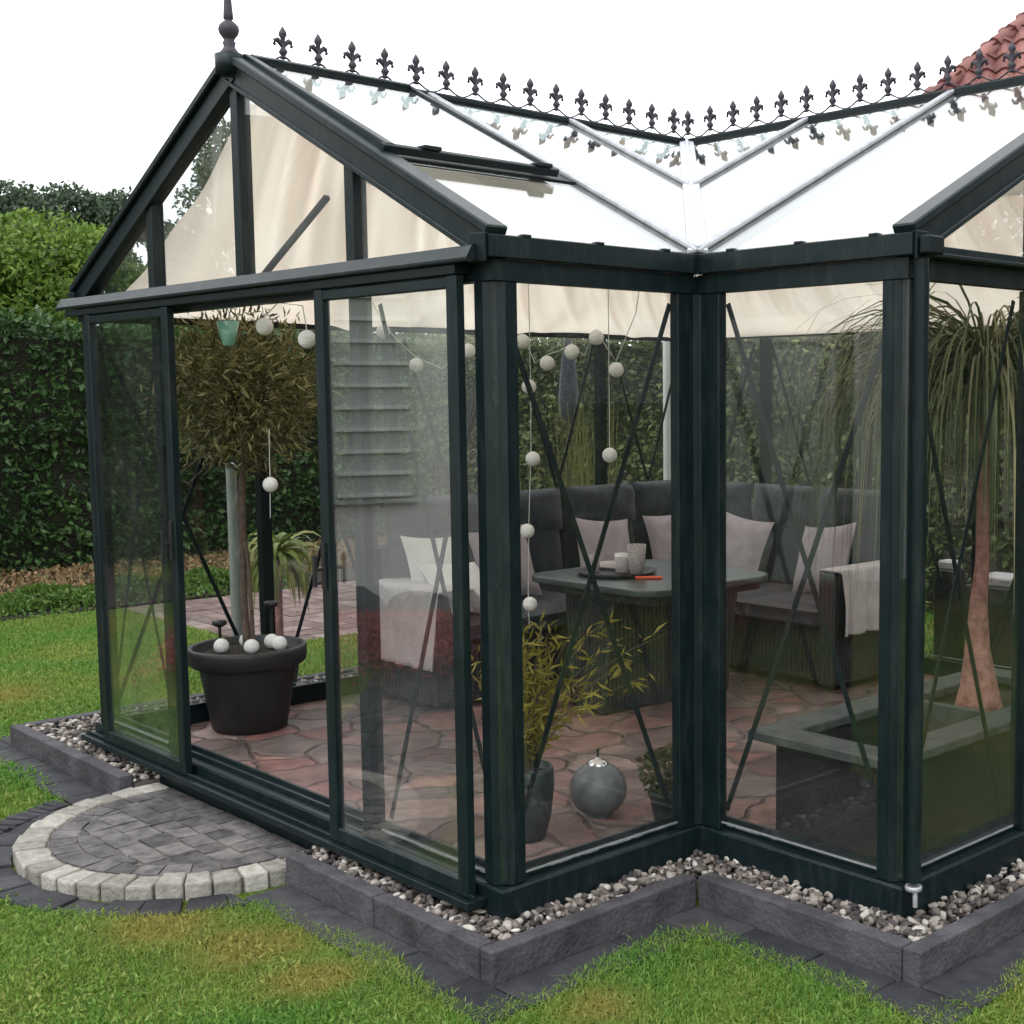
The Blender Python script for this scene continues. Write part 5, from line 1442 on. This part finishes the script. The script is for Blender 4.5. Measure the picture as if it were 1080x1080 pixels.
# reeds and parasol beyond the side wall
rd = tag(empty('reed_grass', (-3.9, 3.75, G)), 'clump of tall yellow-green reed grass outside, behind the sofa cushions', 'ornamental grass')
vs, fs, c = [], [], 0
for k in range(260):
    x, y = rng.normal(0, .10), rng.normal(0, .16); h = rng.uniform(1.0, 1.75); a = rng.uniform(0, 6.28); l_ = rng.uniform(.02, .22); w_ = .013
    s_ = np.array([math.cos(a + 1.5), math.sin(a + 1.5), 0])
    for q_ in range(5):
        f = q_ / 4; p_ = np.array([x + math.cos(a) * l_ * f ** 2, y + math.sin(a) * l_ * f ** 2, h * f * (1 - .1 * f * l_)]); ww = w_ * (1 - f * .85) / 2
        vs += [tuple(p_ - s_ * ww), tuple(p_ + s_ * ww)]
        if q_ < 4: fs.append((c + 2 * q_, c + 2 * q_ + 1, c + 2 * q_ + 3, c + 2 * q_ + 2))
    c += 10
np_mesh('leaves', np.array(vs), np.array(fs), REED, rd)
pa = tag(empty('parasol', (-4.1, 3.85, G)), 'closed dark parasol standing outside behind the reed grass', 'parasol')
mb = MB(); mb.tube([(0, 0, 0), (0, 0, 2.15)], .02, 8); mb.build('pole', BLACK, pa)
mb = MB(); mb.lathe([(.02, 1.5), (.07, 1.56), (.075, 1.7), (.05, 1.95), (.02, 2.12)], seg=12); mb.build('canopy', CHAR, pa)
for (x, y, z1, lb) in ((-3.25, 3.99, 2.25, 'white pole outside the far corner of the greenhouse'), (-3.22, .80, 1.35, 'pale round pole outside the left wall beside the thin tree trunk')):
    mb = MB(); mb.tube([(0, 0, 0), (0, 0, z1)], .026, 12); mb.sphere((0, 0, z1), .028, 12, 6); o = mb.build('pole', PALEP if z1 > 2 else GREYP); o.location = (x, y, G); tag(o, lb, 'pole')

# ------------------------------------------------------------------ string lights
def globe(r=.034):
    mb = MB(); mb.sphere((0, 0, 0), r, 14, 9); return mb
def string(name, label, path, bulbs, drop=.03):
    root = tag(empty(name, path[0]), label, 'string lights')
    r0 = Vector(path[0])
    mb = MB(); mb.tube([Vector(q) - r0 for q in path], .0022, 5); mb.build('cable', CABLE, root)
    proto = None
    for q in bulbs:
        if proto is None: proto = globe().build('globe', BULB, root); o = proto
        else: o = proto.copy(); COL.objects.link(o)
        o.location = Vector(q) - r0
    return root
gl = [(-3.0, .905, 1.93), (-2.97, .921, 1.945), (-2.782, 1.0, 1.871), (-2.369, 1.174, 1.898), (-2.201, 1.244, 1.737), (-1.936, 1.356, 1.8), (-1.672, 1.467, 1.838), (-1.556, 1.516, 1.737), (-1.44, 1.565, 1.786), (-1.326, 1.613, 1.848), (-1.237, 1.65, 1.703)]
path = []
gl = gl[3:]
for i, q in enumerate(gl):
    q = Vector(q)
    if i: 
        m_ = (q + Vector(gl[i - 1])) / 2; path.append(tuple(m_ + Vector((0, 0, .03 if i % 2 else -.05))))
    path.append(tuple(q + Vector((0, 0, .038))))
path = [(-2.50, 1.12, 2.2)] + path + [(-1.15, 1.69, 1.95), (-1.1, 1.7, 2.2)]
string('string_lights', 'string of white globe lights looping across under the shade cloth', path, gl)
string('string_lights', 'two white globe lights hanging at the top of the open doorway beside the tree crown', [(-1.66, .15, 2.0), (-1.64, .15, 1.93), (-1.63, .15, 1.90), (-1.52, .15, 1.95), (-1.34, .15, 1.93), (-1.315, .15, 1.84)], [(-1.63, .15, 1.864), (-1.315, .15, 1.805)])
v4 = [(-1.644, 1.479, 1.63), (-1.631, 1.484, 1.298), (-1.663, 1.471, .961), (-1.655, 1.474, .617)]
string('string_lights', 'string of four white globe lights hanging straight down beside the near corner post', [(-1.64, 1.48, 2.2)] + [(x + .012 * (-1) ** i, y, z + .035) for i, (x, y, z) in enumerate(v4)] + [(-1.66, 1.472, .5)], v4)
string('string_lights', 'single white globe light hanging on a wire below the tree crown', [(-2.30, .52, 1.45), (-2.28, .505, 1.3), (-2.271, .5, 1.236), (-2.29, .505, 1.05)], [(-2.271, .5, 1.201)])
string('string_lights', 'single white globe light hanging in front of the hedge above the sofa', [(-1.27, 1.636, 2.2), (-1.27, 1.636, 1.355)], [(-1.27, 1.636, 1.32)])
hl = tag(empty('hanging_lantern', (-1.985, .18, 1.80)), 'mint green tapered glass lantern hanging in front of the tree crown', 'lantern')
mb = MB(); mb.lathe([(.018, 0), (.024, .004), (.046, .10), (.043, .10), (.022, .012), (.002, .01)], seg=20); mb.build('glass', MINT, hl)
mb = MB(); mb.tube([(-.043, 0, .098), (0, 0, .15), (.043, 0, .098)], .0015, 5); mb.tube([(0, 0, .15), (0, 0, .20)], .0015, 5); mb.build('wire', BLACK, hl)
bpy.context.view_layer.update()
